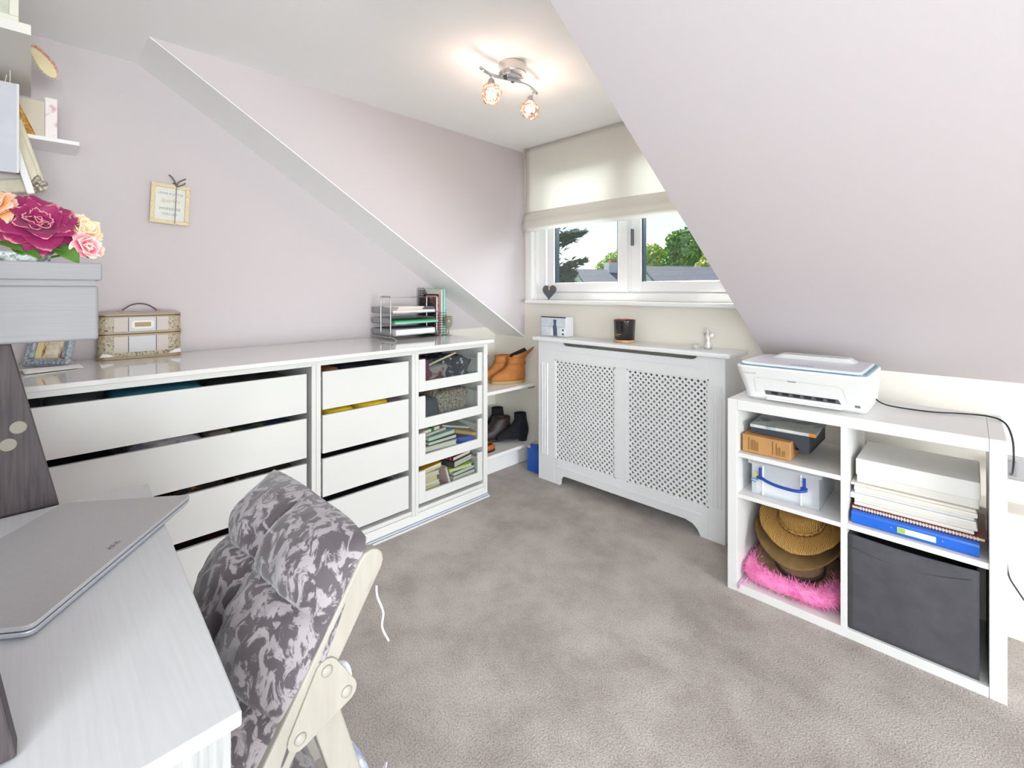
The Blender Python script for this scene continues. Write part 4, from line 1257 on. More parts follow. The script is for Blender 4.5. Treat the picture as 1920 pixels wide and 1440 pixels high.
MB().box(-1.04, -.70, .43, .445, .15, .175).build('stretcher', CW, ch, bevel=.002)
# cushions
VEL = mat('crushed_velvet', '#4d4449', .7, color2='#958c90', nscale=44, ndetail=10, nlo=.485, nhi=.54, sheen=.4, distort=.9, stretch=(1, 1, .6))
VEL2 = mat('crushed_velvet_seat', '#4a4044', .7, color2='#8d8487', nscale=22, ndetail=9, nlo=.485, nhi=.53, sheen=.5, distort=1.6)
def cushion(name, parent, m, origin, ex, ey, ez, W, H, T, nu, nv, rows, cols, seed):
    """ex across, ey along, ez towards the sitter"""
    o_ = Vector(origin); ex, ey, ez = Vector(ex), Vector(ey).normalized(), Vector(ez).normalized()
    def h(u, v, side):
        e = (max(0, 1 - abs(2 * u - 1) ** 3.2) * max(0, 1 - abs(2 * v - 1) ** 3.2)) ** .5
        tuft = (abs(math.sin(math.pi * cols * u)) * abs(math.sin(math.pi * rows * v))) ** .42
        q = Vector((u * W, v * H, seed))
        wr = .10 * noise.noise(q * 18) + .06 * noise.noise(q * 42)
        return T * e * ((.58 + .42 * tuft + wr) if side > 0 else .34)
    def outline(u, v):
        a = 2 * u - 1; c = 2 * v - 1
        k_ = 1 - .05 * (abs(c) ** 3) * 1
        wv = .012 * noise.noise(Vector((u * 3, v * 3, seed + 9)))
        return o_ + ex * (W * (u - .5) * (k_ + wv)) + ey * (H * (v - .5) * (1 - .05 * abs(a) ** 3 + wv) + H * .5)
    b = MB()
    b.grid(lambda u, v: outline(u, v) + ez * h(u, v, 1), nu, nv)
    b.grid(lambda u, v: outline(u, v) - ez * h(u, v, -1), nu, nv)
    return b.build(name, m, parent, smooth=True)
bc = thing('chair_cushion', 'grey crushed velvet tufted back cushion on the folding chair', 'cushion', (-.87, .2, .45))
al = math.atan(.50)
ey = (0, math.sin(al), math.cos(al))
ez = (0, -math.cos(al), math.sin(al))
cushion('padding', bc, VEL, (-.885, .200, .470), (1, 0, 0), ey, ez, .43, .39, .088, 72, 66, 3, 2, 1.0)
MB().tube(smooth_path([(-.655, .372, .745), (-.645, .368, .735), (-.640, .375, .71), (-.638, .372, .69), (-.636, .382, .665)]), .0016, 6).build('tie', mat('white_tie', '#e4e3ea', .8), bc, smooth=True)
cc = thing('chair_cushion', 'flat grey velvet seat cushion half under the desk', 'cushion', (-.87, .1, .449))
cushion('padding', cc, VEL2, (-.87, .31, .470), (1, 0, 0), (0, -1, 0), (0, 0, 1), .43, .42, .062, 40, 40, 2, 2, 4.0)
MB().tube(smooth_path([(-.72, .325, .61), (-.705, .345, .61), (-.70, .348, .585), (-.705, .335, .565)]), .006, 6).build('tie_loop', mat('white_tie', '#e4e3ea', .8), cc, smooth=True)
# bag on the floor behind the chair legs
sb = thing('shopping_bag', 'crumpled blue and white patterned bag on the carpet behind the chair', 'bag', (-1.0, .48, 0))
def bagring(z, k, jag):
    r = []
    for i in range(20):
        t = 2 * math.pi * i / 20
        rr = 1 + jag * noise.noise(Vector((math.cos(t) * 2, math.sin(t) * 2, z * 12)))
        r.append((-1.0 + .105 * k * rr * math.copysign(abs(math.cos(t)) ** .6, math.cos(t)), .47 + .06 * k * rr * math.copysign(abs(math.sin(t)) ** .6, math.sin(t)), z))
    return r
MB().rings([bagring(.002, .9, .1), bagring(.06, 1.0, .2), bagring(.11, .98, .35), bagring(.15, .9, .6), bagring(.165, .75, .9)]).build('body', mat('bag_blue', '#9db3dd', .5, color2='#dfe3ee', nscale=16, nlo=.4, nhi=.6), sb)
MB().grid(lambda u, v: (-.915 + .05 * u, .50 + .03 * v + .01 * math.sin(u * 9), .10 + .07 * v + .012 * math.sin(u * 14 + v * 5)), 8, 6).build('white_flap', mat('bag_print', '#e8e8ee', .5, color2='#3a3c50', nscale=40, nlo=.55, nhi=.6), sb, solid=.002)

# ================================================================== ON THE CABINET TOP
ZT = .917
# ---- cosmetics case
cs = thing('vanity_case', 'snakeskin and cream two-tier cosmetics case with gold plate', 'case', (-2.56, .325, ZT))
VC = mat('case_snake', '#b5a98e', .45, color2='#5b4e43', nscale=38, bump=.1, nlo=.5, nhi=.62, distort=3)
CRM = mat('case_panel', '#bfb2ab', .4)
GLD = mat('case_gold', '#a08a68', .4)
DRK = mat('case_zip', '#3a332c', .5)
def tier(z0, z1, g, m, nm):
    return MB().rings([rrect(-2.614, -2.50 + g, .188 - g, .466 + g, z, .03) for z in (z0, z1)]).build(nm, m, cs)
tier(ZT + .001, ZT + .012, .003, GLD, 'base_rim')
tier(ZT + .012, ZT + .094, 0, VC, 'lower_tier')
tier(ZT + .094, ZT + .102, .003, GLD, 'rim')
tier(ZT + .102, ZT + .106, .0, DRK, 'zip')
tier(ZT + .106, ZT + .115, .003, GLD, 'rim')
tier(ZT + .115, ZT + .172, 0, VC, 'upper_tier')
tier(ZT + .172, ZT + .177, .002, GLD, 'rim')
tier(ZT + .177, ZT + .181, .0, DRK, 'zip')
tier(ZT + .181, ZT + .187, .002, GLD, 'rim')
MB().rings([rrect(-2.613, -2.50, .19, .464, ZT + .187, .03), rrect(-2.60, -2.515, .205, .45, ZT + .195, .03)]).build('lid', mat('case_lid', '#b3a59d', .4), cs)
xf = -2.4995
for z0, z1 in ((ZT + .028, ZT + .094), (ZT + .115, ZT + .172)):
    for y0, y1, m in ((.236, .281, CRM), (.284, .374, mat('case_white', '#bdbbbf', .35)), (.377, .418, CRM)):
        MB().box(xf, xf + .0015, y0, y1, z0, z1).build('panel', m, cs)
    for yy in (.2815, .3745):
        MB().box(xf, xf + .002, yy, yy + .0025, z0, z1).build('piping', mat('case_piping', '#544a58', .5), cs)
MB().prism([(.293, .007 + ZT + .125), (.300, ZT + .125), (.36, ZT + .125), (.367, ZT + .132), (.367, ZT + .152), (.36, ZT + .159), (.3, ZT + .159), (.293, ZT + .152)], 'x', xf, xf + .003).build('badge_surround', mat('badge_cream', '#dcd8d0', .4), cs)
MB().box(xf + .002, xf + .0045, .303, .357, ZT + .133, ZT + .151).build('gold_badge', mat('badge_gold', '#97713a', .35), cs, bevel=.001)
MB().prism([(.192, ZT + .014), (.236, ZT + .013), (.225, ZT + .024), (.2, ZT + .028)], 'x', xf - .001, xf + .002).build('white_toe_print', PAPER, cs)
MB().prism([(.418, ZT + .013), (.463, ZT + .014), (.46, ZT + .032), (.438, ZT + .026)], 'x', xf - .001, xf + .002).build('white_toe_print', PAPER, cs)
MB().tube(smooth_path([(-2.55, .262, ZT + .196), (-2.55, .272, ZT + .205), (-2.55, .295, ZT + .222), (-2.55, .325, ZT + .229), (-2.55, .355, ZT + .222), (-2.55, .378, ZT + .205), (-2.55, .388, ZT + .196)]), .0028, 8).build('handle', mat('handle_brown', '#54424a', .5), cs, smooth=True)
for yy in (.262, .388):
    MB().box(-2.556, -2.544, yy - .006, yy + .006, ZT + .192, ZT + .202).build('handle_mount', mat('badge_gold', '#b98a2e', .3), cs, bevel=.001)
# ---- ornate photo frame
pf_ = thing('framed_snapshot', 'ornate silver photo frame with a family snapshot under the box cabinet', 'photo frame', (-2.44, .04, ZT))
OM = mat('silver_ornate', '#8f99a3', .4, metal=.3, color2='#bcc3c9', nscale=70, bump=.6)
PMx = Matrix.Translation(Vector((-2.44, .038, ZT + .004))) @ Matrix.Rotation(math.radians(-40), 4, 'Z') @ Matrix.Rotation(math.radians(-14), 4, 'Y')
fw, fh, br = .155, .20, .03
for (y0, y1, z0, z1) in ((-fw / 2, fw / 2, 0, br), (-fw / 2, fw / 2, fh - br, fh), (-fw / 2, -fw / 2 + br, br, fh - br), (fw / 2 - br, fw / 2, br, fh - br)):
    MB().box(-.012, .006, y0, y1, z0, z1).xf(PMx).build('frame_bar', OM, pf_, bevel=.005)
sc_ = MB()
for i in range(11):
    t = -fw / 2 + .006 + (fw - .012) * i / 10
    for zz in (.012, fh - .012):
        sc_.blob(Vector((.006, t, zz)), (.006, .009, .007), 8, 6)
for i in range(11):
    t = .03 + (fh - .06) * i / 10
    for yy in (-fw / 2 + .008, fw / 2 - .008):
        sc_.blob(Vector((.006, yy, t)), (.006, .007, .009), 8, 6)
sc_.xf(PMx).build('scroll_carving', OM, pf_, smooth=True)
MB().box(-.010, -.004, -fw / 2 + br - .004, fw / 2 - br + .004, br - .004, fh - br + .004).xf(PMx).build('photo', mat('snapshot', '#e7d9b0', .3, color2='#8e2a20', nscale=14, nlo=.45, nhi=.6), pf_)
MB().box(-.004, -.003, -.015, .03, br + .002, br + .07).xf(PMx).build('figure_print', mat('snap_cream', '#e9e2d0', .4, color2='#c9b38a', nscale=25), pf_)
MB().box(-.004, -.0028, -.045, -.026, br, br + .08).xf(PMx).build('card_print', mat('snap_yellow', '#e6d79c', .4), pf_)
MB().grid(lambda u, v: (-2.36 + .085 * v - .05 * u, -.035 + .15 * u + .02 * v, ZT + .0025 + .012 * math.sin(math.pi * v) * (1 - .4 * u)), 12, 10).build('paper', PAPER, None, smooth=True, solid=.0008)
tag(bpy.data.objects['paper'], 'loose white sheet curling in front of the silver photo frame', 'paper')

# ---- wire letter tray
wt = thing('letter_tray', 'three-tier silver wire letter tray filled with papers', 'letter tray', (-2.44, 1.6, ZT))
WIRE = mat('silver_wire', '#b4b3b5', .3, metal=.8)
ux0, ux1, uy0, uy1 = -2.475, -2.37, 1.435, 1.76
def w_(pts, r=.0032, nm='wire'):
    return MB().tube(pts, r, 8).build(nm, WIRE, wt, smooth=True)
for yy, zt in ((uy0, 1.165), (uy1, 1.165)):
    w_(smooth_path([(ux0, yy, ZT + .012), (ux0, yy, zt - .02), (ux0 + .012, yy, zt), ((ux0 + ux1) / 2, yy, zt + .001), (ux1 - .012, yy, zt), (ux1, yy, zt - .02), (ux1, yy, ZT + .012)]), .0042, 'end_frame')
    w_(smooth_path([(-2.575, yy, ZT + .003), (-2.56, yy, ZT + .012), (-2.50, yy, ZT + .014), (-2.36, yy, ZT + .014), (-2.325, yy, ZT + .010), (-2.305, yy, ZT + .003)]), .0038, 'foot')
w_([(ux0, uy0, 1.162), (ux0, uy1, 1.162)], .002)
MESHM = mat('mesh_grey', '#9a9b9b', .45, metal=.5)
for k, z0 in enumerate((.942, 1.008, 1.070)):
    tray = MB()
    tray.box(-2.58, -2.352, uy0 + .004, uy1 - .004, z0, z0 + .002)
    tray.box(-2.58, -2.577, uy0 + .004, uy1 - .004, z0, z0 + .034)
    for yy in (uy0 + .004, uy1 - .007):
        tray.prism([(-2.58, z0), (-2.352, z0), (-2.40, z0 + .034), (-2.58, z0 + .034)], 'y', yy, yy + .003)
    tray.build('tier', MESHM, wt)
    w_([(-2.352, uy0 + .004, z0 + .001), (-2.352, uy1 - .004, z0 + .001)], .0025)
GP = 'papers in the wire letter tray'
def sheaf(label, z, h, hexc, x1=-2.36, y0=1.45, y1=1.74, rz=0.0):
    b = MB().box(-2.57, x1, y0, y1, z, z + h).xf(rot((-2.46, 1.6, z), 'Z', rz))
    return tag(b.build('paper_sheaf', mat('sheaf_' + hexc[1:], hexc, .6), bevel=.001), label, 'papers', GP)
sheaf('thick white wad of paper in the lowest wire tier', .9445, .030, '#e8e7ea', y0=1.46, rz=.03)
sheaf('slate grey sheet on the white wad in the lowest tier', .976, .004, '#7b7c8a', x1=-2.375, rz=-.05)
sheaf('teal folder in the middle wire tier', 1.0105, .010, '#74c4b0', y1=1.755, x1=-2.345)
sheaf('green folder on the teal folder in the middle tier', 1.021, .006, '#3f9a55', x1=-2.36, rz=.03)
sheaf('white envelopes in the top wire tier', 1.0725, .014, '#ded9dc', rz=-.03)
sheaf('cream letters with red edges on the top tier', 1.087, .012, '#d9cfc0', x1=-2.38, y0=1.48, y1=1.66, rz=.06)
sheaf('white folded leaflet topping the letter tray', 1.100, .006, '#f0eee8', x1=-2.372, y0=1.50, y1=1.67, rz=-.06)

# ---- magazine file, spines and goblet
mf = thing('magazine_file', 'black wire mesh magazine file behind the letter tray', 'magazine file', (-2.47, 1.80, ZT))
BM = mat('black_wire', '#2c2429', .45, metal=.3)
mb_ = MB()
mx0, mx1, my0, my1 = -2.585, -2.405, 1.775, 1.862
for i in range(14):
    xx = mx0 + (mx1 - mx0) * i / 13
    ht_ = ZT + .305 - .15 * max(0, (i / 13 - .35) / .65)
    for yy in (my0, my1):
        mb_.tube([(xx, yy, ZT + .002), (xx, yy, ht_ - (.02 if yy > 1.8 else 0))], .0018, 5)
for j in range(19):
    zz = ZT + .004 + .0155 * j
    xe = mx1 if zz < ZT + .155 else mx1 - (mx1 - mx0) * .65 * (zz - ZT - .155) / .15
    if zz < ZT + .29:
        mb_.tube([(mx0, my0, zz), (xe, my0, zz)], .0018, 5)
        mb_.tube([(mx0, my1, zz - .0), (xe, my1, zz)], .0018, 5)
    mb_.tube([(mx0, my0, zz), (mx0, my1, zz)], .0018, 5)
    if zz < ZT + .155:
        mb_.tube([(mx1, my0, zz), (mx1, my1, zz)], .0018, 5)
w = mb_.build('wire_mesh', BM, mf)
w['kind'] = 'stuff'
MB().box(mx0, mx1, my0, my1, ZT + .001, ZT + .004).build('base', BM, mf)
def upright_book(label, y0, y1, x1, h, hx, hx2=None):
    o_ = thing('magazine', label, 'magazine', (-2.49, (y0 + y1) / 2, ZT + .004), 'magazines standing in the wire file')
    m_ = mat('spine_' + hx[1:], hx, .4, color2=hx2, nscale=18, nlo=.45, nhi=.55) if hx2 else mat('spine_' + hx[1:], hx, .4)
    b = MB().box(-2.575, x1, y0, y0 + .001, ZT + .0045, ZT + h); b.box(-2.575, x1, y1 - .001, y1, ZT + .0045, ZT + h); b.box(x1 - .001, x1, y0, y1, ZT + .0045, ZT + h)
    b.build('cover', m_, o_)
    MB().box(-2.573, x1 - .001, y0 + .001, y1 - .001, ZT + .006, ZT + h - .002).build('page_block', PAPER, o_)
upright_book('brown patterned magazine nearest in the wire file', 1.780, 1.793, -2.42, .235, '#6a5a3c', '#3c3028')
upright_book('red and pink magazine in the wire file', 1.795, 1.806, -2.412, .245, '#b02f3c', '#d98a90')
upright_book('black magazine in the wire file', 1.808, 1.82, -2.43, .262, '#1e1b20')
upright_book('tall cream magazine in the wire file', 1.822, 1.838, -2.41, .292, '#d9cfc6')
upright_book('mint green magazine at the far side of the wire file', 1.84, 1.857, -2.408, .296, '#8fd2bb')
gob = thing('goblet', 'small cloudy glass goblet at the end of the cabinet top', 'glass', (-2.375, 1.845, ZT))
MB().lathe([(.0, 0), (.024, 0), (.024, .003), (.006, .008), (.004, .03), (.008, .045), (.022, .065), (.028, .09), (.024, .12), (.021, .122), (.023, .09), (.018, .07), (.0, .052)], (-2.37, 1.852, ZT + .0005), 24, cap=False).build('bowl', mat('cloudy_glass', '#c9c6ba', .15, trans=.6, color2='#a9a58c', nscale=20), gob, smooth=True)

# ================================================================== LEFT WALL: PICTURE, SHELVES
wp = thing('wall_plaque', 'square gold glitter framed quote plaque hung on the pink wall', 'picture', (-2.61, .442, 1.50))
PX = Matrix.Translation(Vector((-2.612, .442, 1.594))) @ Matrix.Rotation(math.radians(-2.6), 4, 'X')
GG = mat('gold_glitter', '#d6c091', .35, metal=.25, color2='#f0e4c4', nscale=300, bump=.4)
q = .073; qz = .0905
for (y0, y1, z0, z1) in ((-q, q, -qz, -qz + .017), (-q, q, qz - .017, qz), (-q, -q + .017, -qz + .017, qz - .017), (q - .017, q, -qz + .017, qz - .017)):
    MB().box(0, .016, y0, y1, z0, z1).xf(PX).build('frame_bar', GG, wp, bevel=.002)
MB().box(0, .006, -q + .015, q - .015, -qz + .015, qz - .015).xf(PX).build('card', mat('pale_card', '#d9dad4', .5), wp)
TXT = mat('grey_text', '#8f938f', .6)
GT = mat('gold_text', '#cdb98a', .5)
for s_, zz, sz, m_, sh in (('LEAVE A LITTLE', .043, .0135, TXT, 0), ('Sparkle', .008, .024, GT, .3), ('WHEREVER', -.027, .0165, TXT, 0), ('YOU GO', -.050, .0145, TXT, 0)):
    lettering('quote_text', s_, m_, wp, sz, PX @ face_matrix((.0066, .0, zz), (0, 1, 0), (0, 0, 1)), shear=sh)
TW = mat('grey_ribbon', '#6d6466', .7)
MB().box(.0165, .0175, .018, .0205, -qz + .004, qz).xf(PX).build('ribbon_band', TW, wp)
for pts in ([(.012, .018, qz - .01), (.02, .012, qz + .012), (.02, -.004, qz + .035), (.018, -.012, qz + .04)], [(.012, .018, qz - .01), (.02, .024, qz + .012), (.02, .042, qz + .028), (.018, .052, qz + .034)], [(.012, .018, qz - .01), (.02, .03, qz - .002), (.02, .046, qz + .008), (.018, .05, qz + .015)], [(.012, .018, qz - .012), (.014, .018, qz + .002), (.014, .005, qz + .008)]):
    MB().tube([PX @ Vector(p) for p in smooth_path(pts, 4)], .0032, 6).build('bow', TW, wp, smooth=True)

fs = MB().box(XL + .001, -2.425, -.55, .128, 1.752, 1.766)
tag(fs.build('floating_shelf', GLOSSW, bevel=.001), 'slim white floating shelf on the pink wall above the flowers', 'shelf')
kb = thing('keepsake_box', 'white gift box with pink printed side on the floating shelf', 'box', (-2.46, .03, 1.767))
MB().box(-2.56, -2.435, -.10, .035, 1.767, 1.895).build('body', mat('beige_card', '#cfc5b5', .7), kb)
MB().prism([(-2.56, 1.767), (-2.435, 1.767), (-2.435, 1.913), (-2.46, 1.913), (-2.56, 1.885)], 'y', .036, .068).build('printed_side', mat('pink_print', '#f0e6e6', .5, color2='#d9b4b8', nscale=30, nlo=.55, nhi=.65), kb)
gf = thing('gilt_frame', 'ornate gold frame leaning on the gift box', 'picture frame', (-2.45, -.02, 1.767))
GM = Matrix.Translation(Vector((-2.43, .012, 1.768))) @ Matrix.Rotation(math.radians(22), 4, 'X')
MB().box(-.012, .0, -.024, .0, .0, .17).xf(GM).build('frame_bar', mat('antique_gold', '#9a6a24', .4, metal=.5, color2='#cfa040', nscale=70, bump=.5), gf, bevel=.003)
MB().box(-.010, .004, -.036, -.024, .0, .16).xf(GM).build('inner_slip', mat('bright_gold', '#d3a92c', .35, metal=.4), gf)
MB().box(-.012, .0, -.16, -.036, .0, .02).xf(GM).build('frame_bar', mat('antique_gold', '#9a6a24', .4), gf)
# upper shelf in the corner with its frame and slipper
us = MB().box(XL + .001, -1.985, -.70, .0, 1.955, 1.985)
tag(us.build('corner_shelf', mat('shelf_cream_white', '#e3e1da', .5), bevel=.001), 'deep white shelf high in the left corner', 'shelf')
uf = thing('picture_frame', 'cream picture frame standing on the high corner shelf', 'picture frame', (-2.03, -.12, 1.986))
CF = mat('cream_frame', '#e0dfd0', .5)
for (y0, y1, z0, z1) in ((-.22, -.025, 1.986, 2.006), (-.045, -.025, 2.006, 2.19), (-.22, -.2, 2.006, 2.19)):
    MB().box(-2.03, -2.0, y0, y1, z0, z1).build('frame_bar', CF, uf, bevel=.003)
MB().box(-2.025, -2.012, -.2, -.045, 2.006, 2.19).build('print', mat('pale_print', '#dcdcd6', .6, color2='#c4c6b4', nscale=12), uf)
sh_ = thing('beaded_slipper', 'cream soled beaded slipper poking over the corner shelf end', 'slipper', (-2.3, .02, 1.95))
SM = Matrix.Translation(Vector((-2.33, .030, 1.992))) @ Matrix.Rotation(math.radians(34), 4, 'X')
def sole_ring(x, k=1.0, dz=0.0):
    return [(x, .019 * k * math.cos(t) * (1 - .18 * math.sin(t)), .052 * k * math.sin(t) + dz) for t in [i * .3142 for i in range(20)]]
MB().rings([sole_ring(.02), sole_ring(.026), sole_ring(.027, .96)]).xf(SM).build('sole', mat('cream_sole', '#d9cba4', .5), sh_)
MB().rings([sole_ring(-.03, .6, .02), sole_ring(-.01, .95, .012), sole_ring(.02, 1.04, .004)]).xf(SM @ Matrix.Translation(Vector((0, .010, .006)))).build('upper', mat('rose_sequin', '#b06a5e', .4, color2='#e2b29c', nscale=160, bump=.5), sh_)
bd = MB()
for i in range(24):
    t = 2 * math.pi * i / 24
    bd.blob(SM @ Vector((.021, .0205 * math.cos(t) * (1 - .18 * math.sin(t)), .0545 * math.sin(t))), (.0025, .0025, .0025), 6, 4)
bt_ = bd.build('bead_trim', mat('bead_rose', '#e7c3b4', .2), sh_, smooth=True)
bt_['kind'] = 'stuff'
# carved cream frame hung askew on the wall, white canvas beside it
of = thing('carved_frame', 'large carved cream picture frame hanging askew by the corner', 'picture frame', (-2.55, -.08, 1.58))
OX = Matrix.Translation(Vector((-2.400, .0436, 1.568))) @ Matrix.Rotation(math.radians(15.5), 4, 'X')
IV = mat('aged_ivory', '#e0d9c4', .5, color2='#c9c0a8', nscale=20, stretch=(1, 1, .2), bump=.3)
MB().box(-.02, .0, -.050, .0, .0, .30).xf(OX).build('frame_bar', IV, of, bevel=.008, seg=3)
MB().box(.0, .012, -.038, -.012, .03, .27).xf(OX).build('bead_moulding', IV, of, bevel=.005)
MB().box(-.02, .0, -.30, -.050, .0, .05).xf(OX).build('frame_bar', IV, of, bevel=.008, seg=3)
cv_ = MB()
rn = random.Random(3)
for zc in (.018, .27):
    cv_ = MB()
    for i in range(16):
        cv_.blob(Vector((.006, -.026 + rn.uniform(-.022, .022), zc + rn.uniform(-.02, .03))), (.010, .010, .010), 7, 5)
    cv_.xf(OX).build('corner_carving', mat('silver_ivory', '#c7bfae', .35, metal=.35, color2='#8d857a', nscale=60), of, smooth=True)
MB().box(-.018, -.012, -.30, -.05, .05, .30).xf(OX).build('picture', mat('faded_print', '#c7bdbb', .5), of)
MB().tube([OX @ Vector((-.01, -.04, .295)), (-2.41, -.06, 1.9555)], .0015, 6).build('hanging_cord', mat('cord_white', '#d9d6cf', .8), of)
MB().tube([OX @ Vector((-.01, -.24, .295)), (-2.41, -.28, 1.9555)], .0015, 6).build('hanging_cord', mat('cord_white', '#d9d6cf', .8), of)
wc = thing('canvas_print', 'white edged canvas with lilac print at the left edge', 'picture', (-2.3, -.06, 1.57))
WX = Matrix.Translation(Vector((-2.34, -.0285, 1.57))) 
MB().box(-.02, .0, -.25, -.0, .035, .34).xf(WX).build('canvas', mat('lilac_canvas', '#c9cad6', .6, color2='#d9dbe4', nscale=3), wc)
MB().box(-.02, .002, -.006, .0, .035, .34).xf(WX).build('white_edge', PAPER, wc)
WB = Matrix.Translation(Vector((-2.36, .010, 1.545))) @ Matrix.Rotation(math.radians(14), 4, 'X')
MB().box(-.02, .0, -.02, .0, .0, .40).xf(WB).build('white_batten', GLOSSW, wc, bevel=.002)

for yy in (-.05, -.24):
    MB().tube([(-2.35, yy, 1.905), (-2.35, yy, 1.9555)], .0015, 6).build('hanging_cord', mat('cord_white', '#d9d6cf', .8), wc)

# ================================================================== FLOWERS ON THE BOX CABINET
pl = thing('flower_trough', 'low silver filigree trough on the box cabinet', 'planter', (-1.43, -.13, 1.2595))
FIL = mat('silver_filigree', '#cfd3d2', .35, metal=.3, color2='#6f7a72', nscale=90, bump=.5, nlo=.48, nhi=.6)
MB().rings([rrect(-1.475, -1.395, -.33, .028, 1.2598, .01), rrect(-1.478, -1.392, -.333, .031, 1.279, .01)]).build('body', FIL, pl)
for zz in (1.2612, 1.2795):
    MB().tube([Vector(p) for p in rrect(-1.4775, -1.3925, -.3325, .0305, zz, .01)], .0018, 6, closed=True).build('rim', FIL, pl)
def flower(name, label, c, R, m, layers, seed, tilt=(0.5, 0.2), flat=.75):
    o_ = thing(name, label, 'flower', c, 'silk flowers in the silver trough')
    rn = random.Random(seed)
    M0 = Matrix.Translation(Vector(c)) @ Matrix.Rotation(tilt[0], 4, 'Y') @ Matrix.Rotation(tilt[1], 4, 'X')
    for li, (cnt, open_, size) in enumerate(layers):
        for k in range(cnt):
            az = 2 * math.pi * (k + .5 * (li % 2)) / cnt + rn.uniform(-.25, .25)
            op = open_ + rn.uniform(-.2, .2)
            s = size * R * rn.uniform(.9, 1.1)
            b = MB(); rim = []
            nu, nv = 12, 10
            ph = rn.uniform(0, 6)
            def fn(u, v):
                a = (u - .5) * 2
                wv = s * (.62 if R < .06 else .48) * math.sin(math.pi * min(1, (v * .86 + .08))) ** .6
                x = wv * a
                up = s * v
                curl = .35 * v * v
                # petal rises along its stem then bends outward by `op`, cupped across
                ang = op * (.35 + .65 * v)
                rad = up * math.sin(ang) + .10 * R
                hh = up * math.cos(ang) * flat
                cup = .35 * s * a * a * math.cos(op) * .8
                ruff = .035 * R * math.sin(7 * u + ph) * v * v + .11 * R * v * noise.noise(Vector((u * 4, v * 3, ph)))
                rr = rad - cup + ruff
                return Vector((rr * math.cos(az) - x * math.sin(az), rr * math.sin(az) + x * math.cos(az), hh + ruff * .6))
            b.grid(lambda u, v: M0 @ fn(u, v), nu, nv)
            for j in range(nv + 1):
                for i in range(nu + 1):
                    u, v = i / nu, j / nv
                    rim.append(max(v ** 3, (abs(2 * u - 1) ** 4) * v * .9))
            b.rim = rim
            b.build('petal', m, o_, smooth=True, solid=.0012)
    MB().blob(M0 @ Vector((0, 0, R * .12)), (R * .22, R * .22, R * .22), 10, 8).build('heart', m, o_, smooth=True)
    return o_
MAG = edge_mat('magenta_petal', '#8f0a54', '#f09aa6', lo=.84, hi=1.2)
PEA = edge_mat('peach_petal', '#f0c08c', '#fbe7cc', lo=.1, hi=.9)
PNK = edge_mat('coral_petal', '#e8a04e', '#f3c9b6', lo=.2, hi=.9)
ROS = edge_mat('rose_pink_petal', '#d95a8a', '#f7e0cf', lo=.15, hi=.75)
peo = [(5, .18, .5), (6, .48, .7), (7, .82, .88), (8, 1.18, 1.0), (9, 1.6, 1.04)]
flower('peony', 'large magenta peony in the middle of the trough', (-1.425, .008, 1.335), .066, MAG, peo, 1, (.95, -.15), .8)
flower('peony', 'peach yellow rose at the right of the magenta peony', (-1.45, .077, 1.335), .040, PEA, [(4, .25, .6), (5, .6, .85), (6, 1.1, 1.0), (5, 1.5, 1.0)], 2, (.9, -.5), .9)
flower('peony', 'small pink and cream rosebud low at the right of the trough', (-1.415, .083, 1.295), .034, ROS, [(4, .25, .6), (5, .7, .9), (5, 1.2, 1.0)], 3, (1.2, -.6), .9)
flower('peony', 'orange and coral peony at the left edge of the trough', (-1.43, -.058, 1.362), .048, PNK, [(4, .2, .6), (5, .55, .85), (6, 1.0, 1.0), (6, 1.4, 1.0)], 4, (.8, .25), .9)
LEAF = mat('silk_leaf', '#5c8a34', .5, color2='#436b26', nscale=20, stretch=(1, 1, 1))
lv = thing('leaf_spray', 'green silk leaves spilling over the silver trough', 'foliage', (-1.42, .0, 1.28))
def leaf(base, d, ln, wd, sag, tw=0.0):
    d = Vector(d).normalized(); side = d.cross(Vector((0, 0, 1))).normalized()
    side = (side * math.cos(tw) + d.cross(side) * math.sin(tw))
    def fn(u, v):
        w_l = wd * math.sin(math.pi * min(1, v * .93 + .06)) ** .8
        a = (u - .5) * 2
        p = Vector(base) + d * ln * v + side * w_l * a
        p.z += -sag * v * v + .2 * w_l * a * a
        return p
    MB().grid(fn, 6, 8).build('leaf', LEAF, lv, smooth=True, solid=.0008)
for base, d, ln, wd, sag, tw in (((-1.40, -.06, 1.305), (.5, .7, -.1), .06, .016, .018, .5), ((-1.395, -.035, 1.30), (.4, .8, -.35), .06, .014, .012, .6), ((-1.39, .00, 1.297), (.3, 1, -.05), .055, .010, .012, .3), ((-1.40, .03, 1.298), (.5, .7, -.3), .055, .018, .02, .7), ((-1.41, .045, 1.30), (.6, .6, -.5), .045, .014, .012, .9), ((-1.40, -.09, 1.30), (.7, .4, -.1), .06, .018, .02, .5), ((-1.42, .05, 1.305), (.3, .9, -.55), .05, .015, .006, 1.0), ((-1.41, -.02, 1.30), (.8, .2, -.4), .04, .014, .01, .5), ((-1.42, .02, 1.29), (.2, 1, .1), .06, .012, .01, .4)):
    leaf(base, d, ln, wd, sag, tw)
for a, b_ in (((-1.43, .0, 1.27), (-1.425, .008, 1.33)), ((-1.44, .02, 1.27), (-1.45, .077, 1.33)), ((-1.43, .02, 1.27), (-1.415, .083, 1.29)), ((-1.43, -.06, 1.27), (-1.43, -.058, 1.36))):
    MB().tube([a, b_], .0025, 6).build('stem', LEAF, lv)

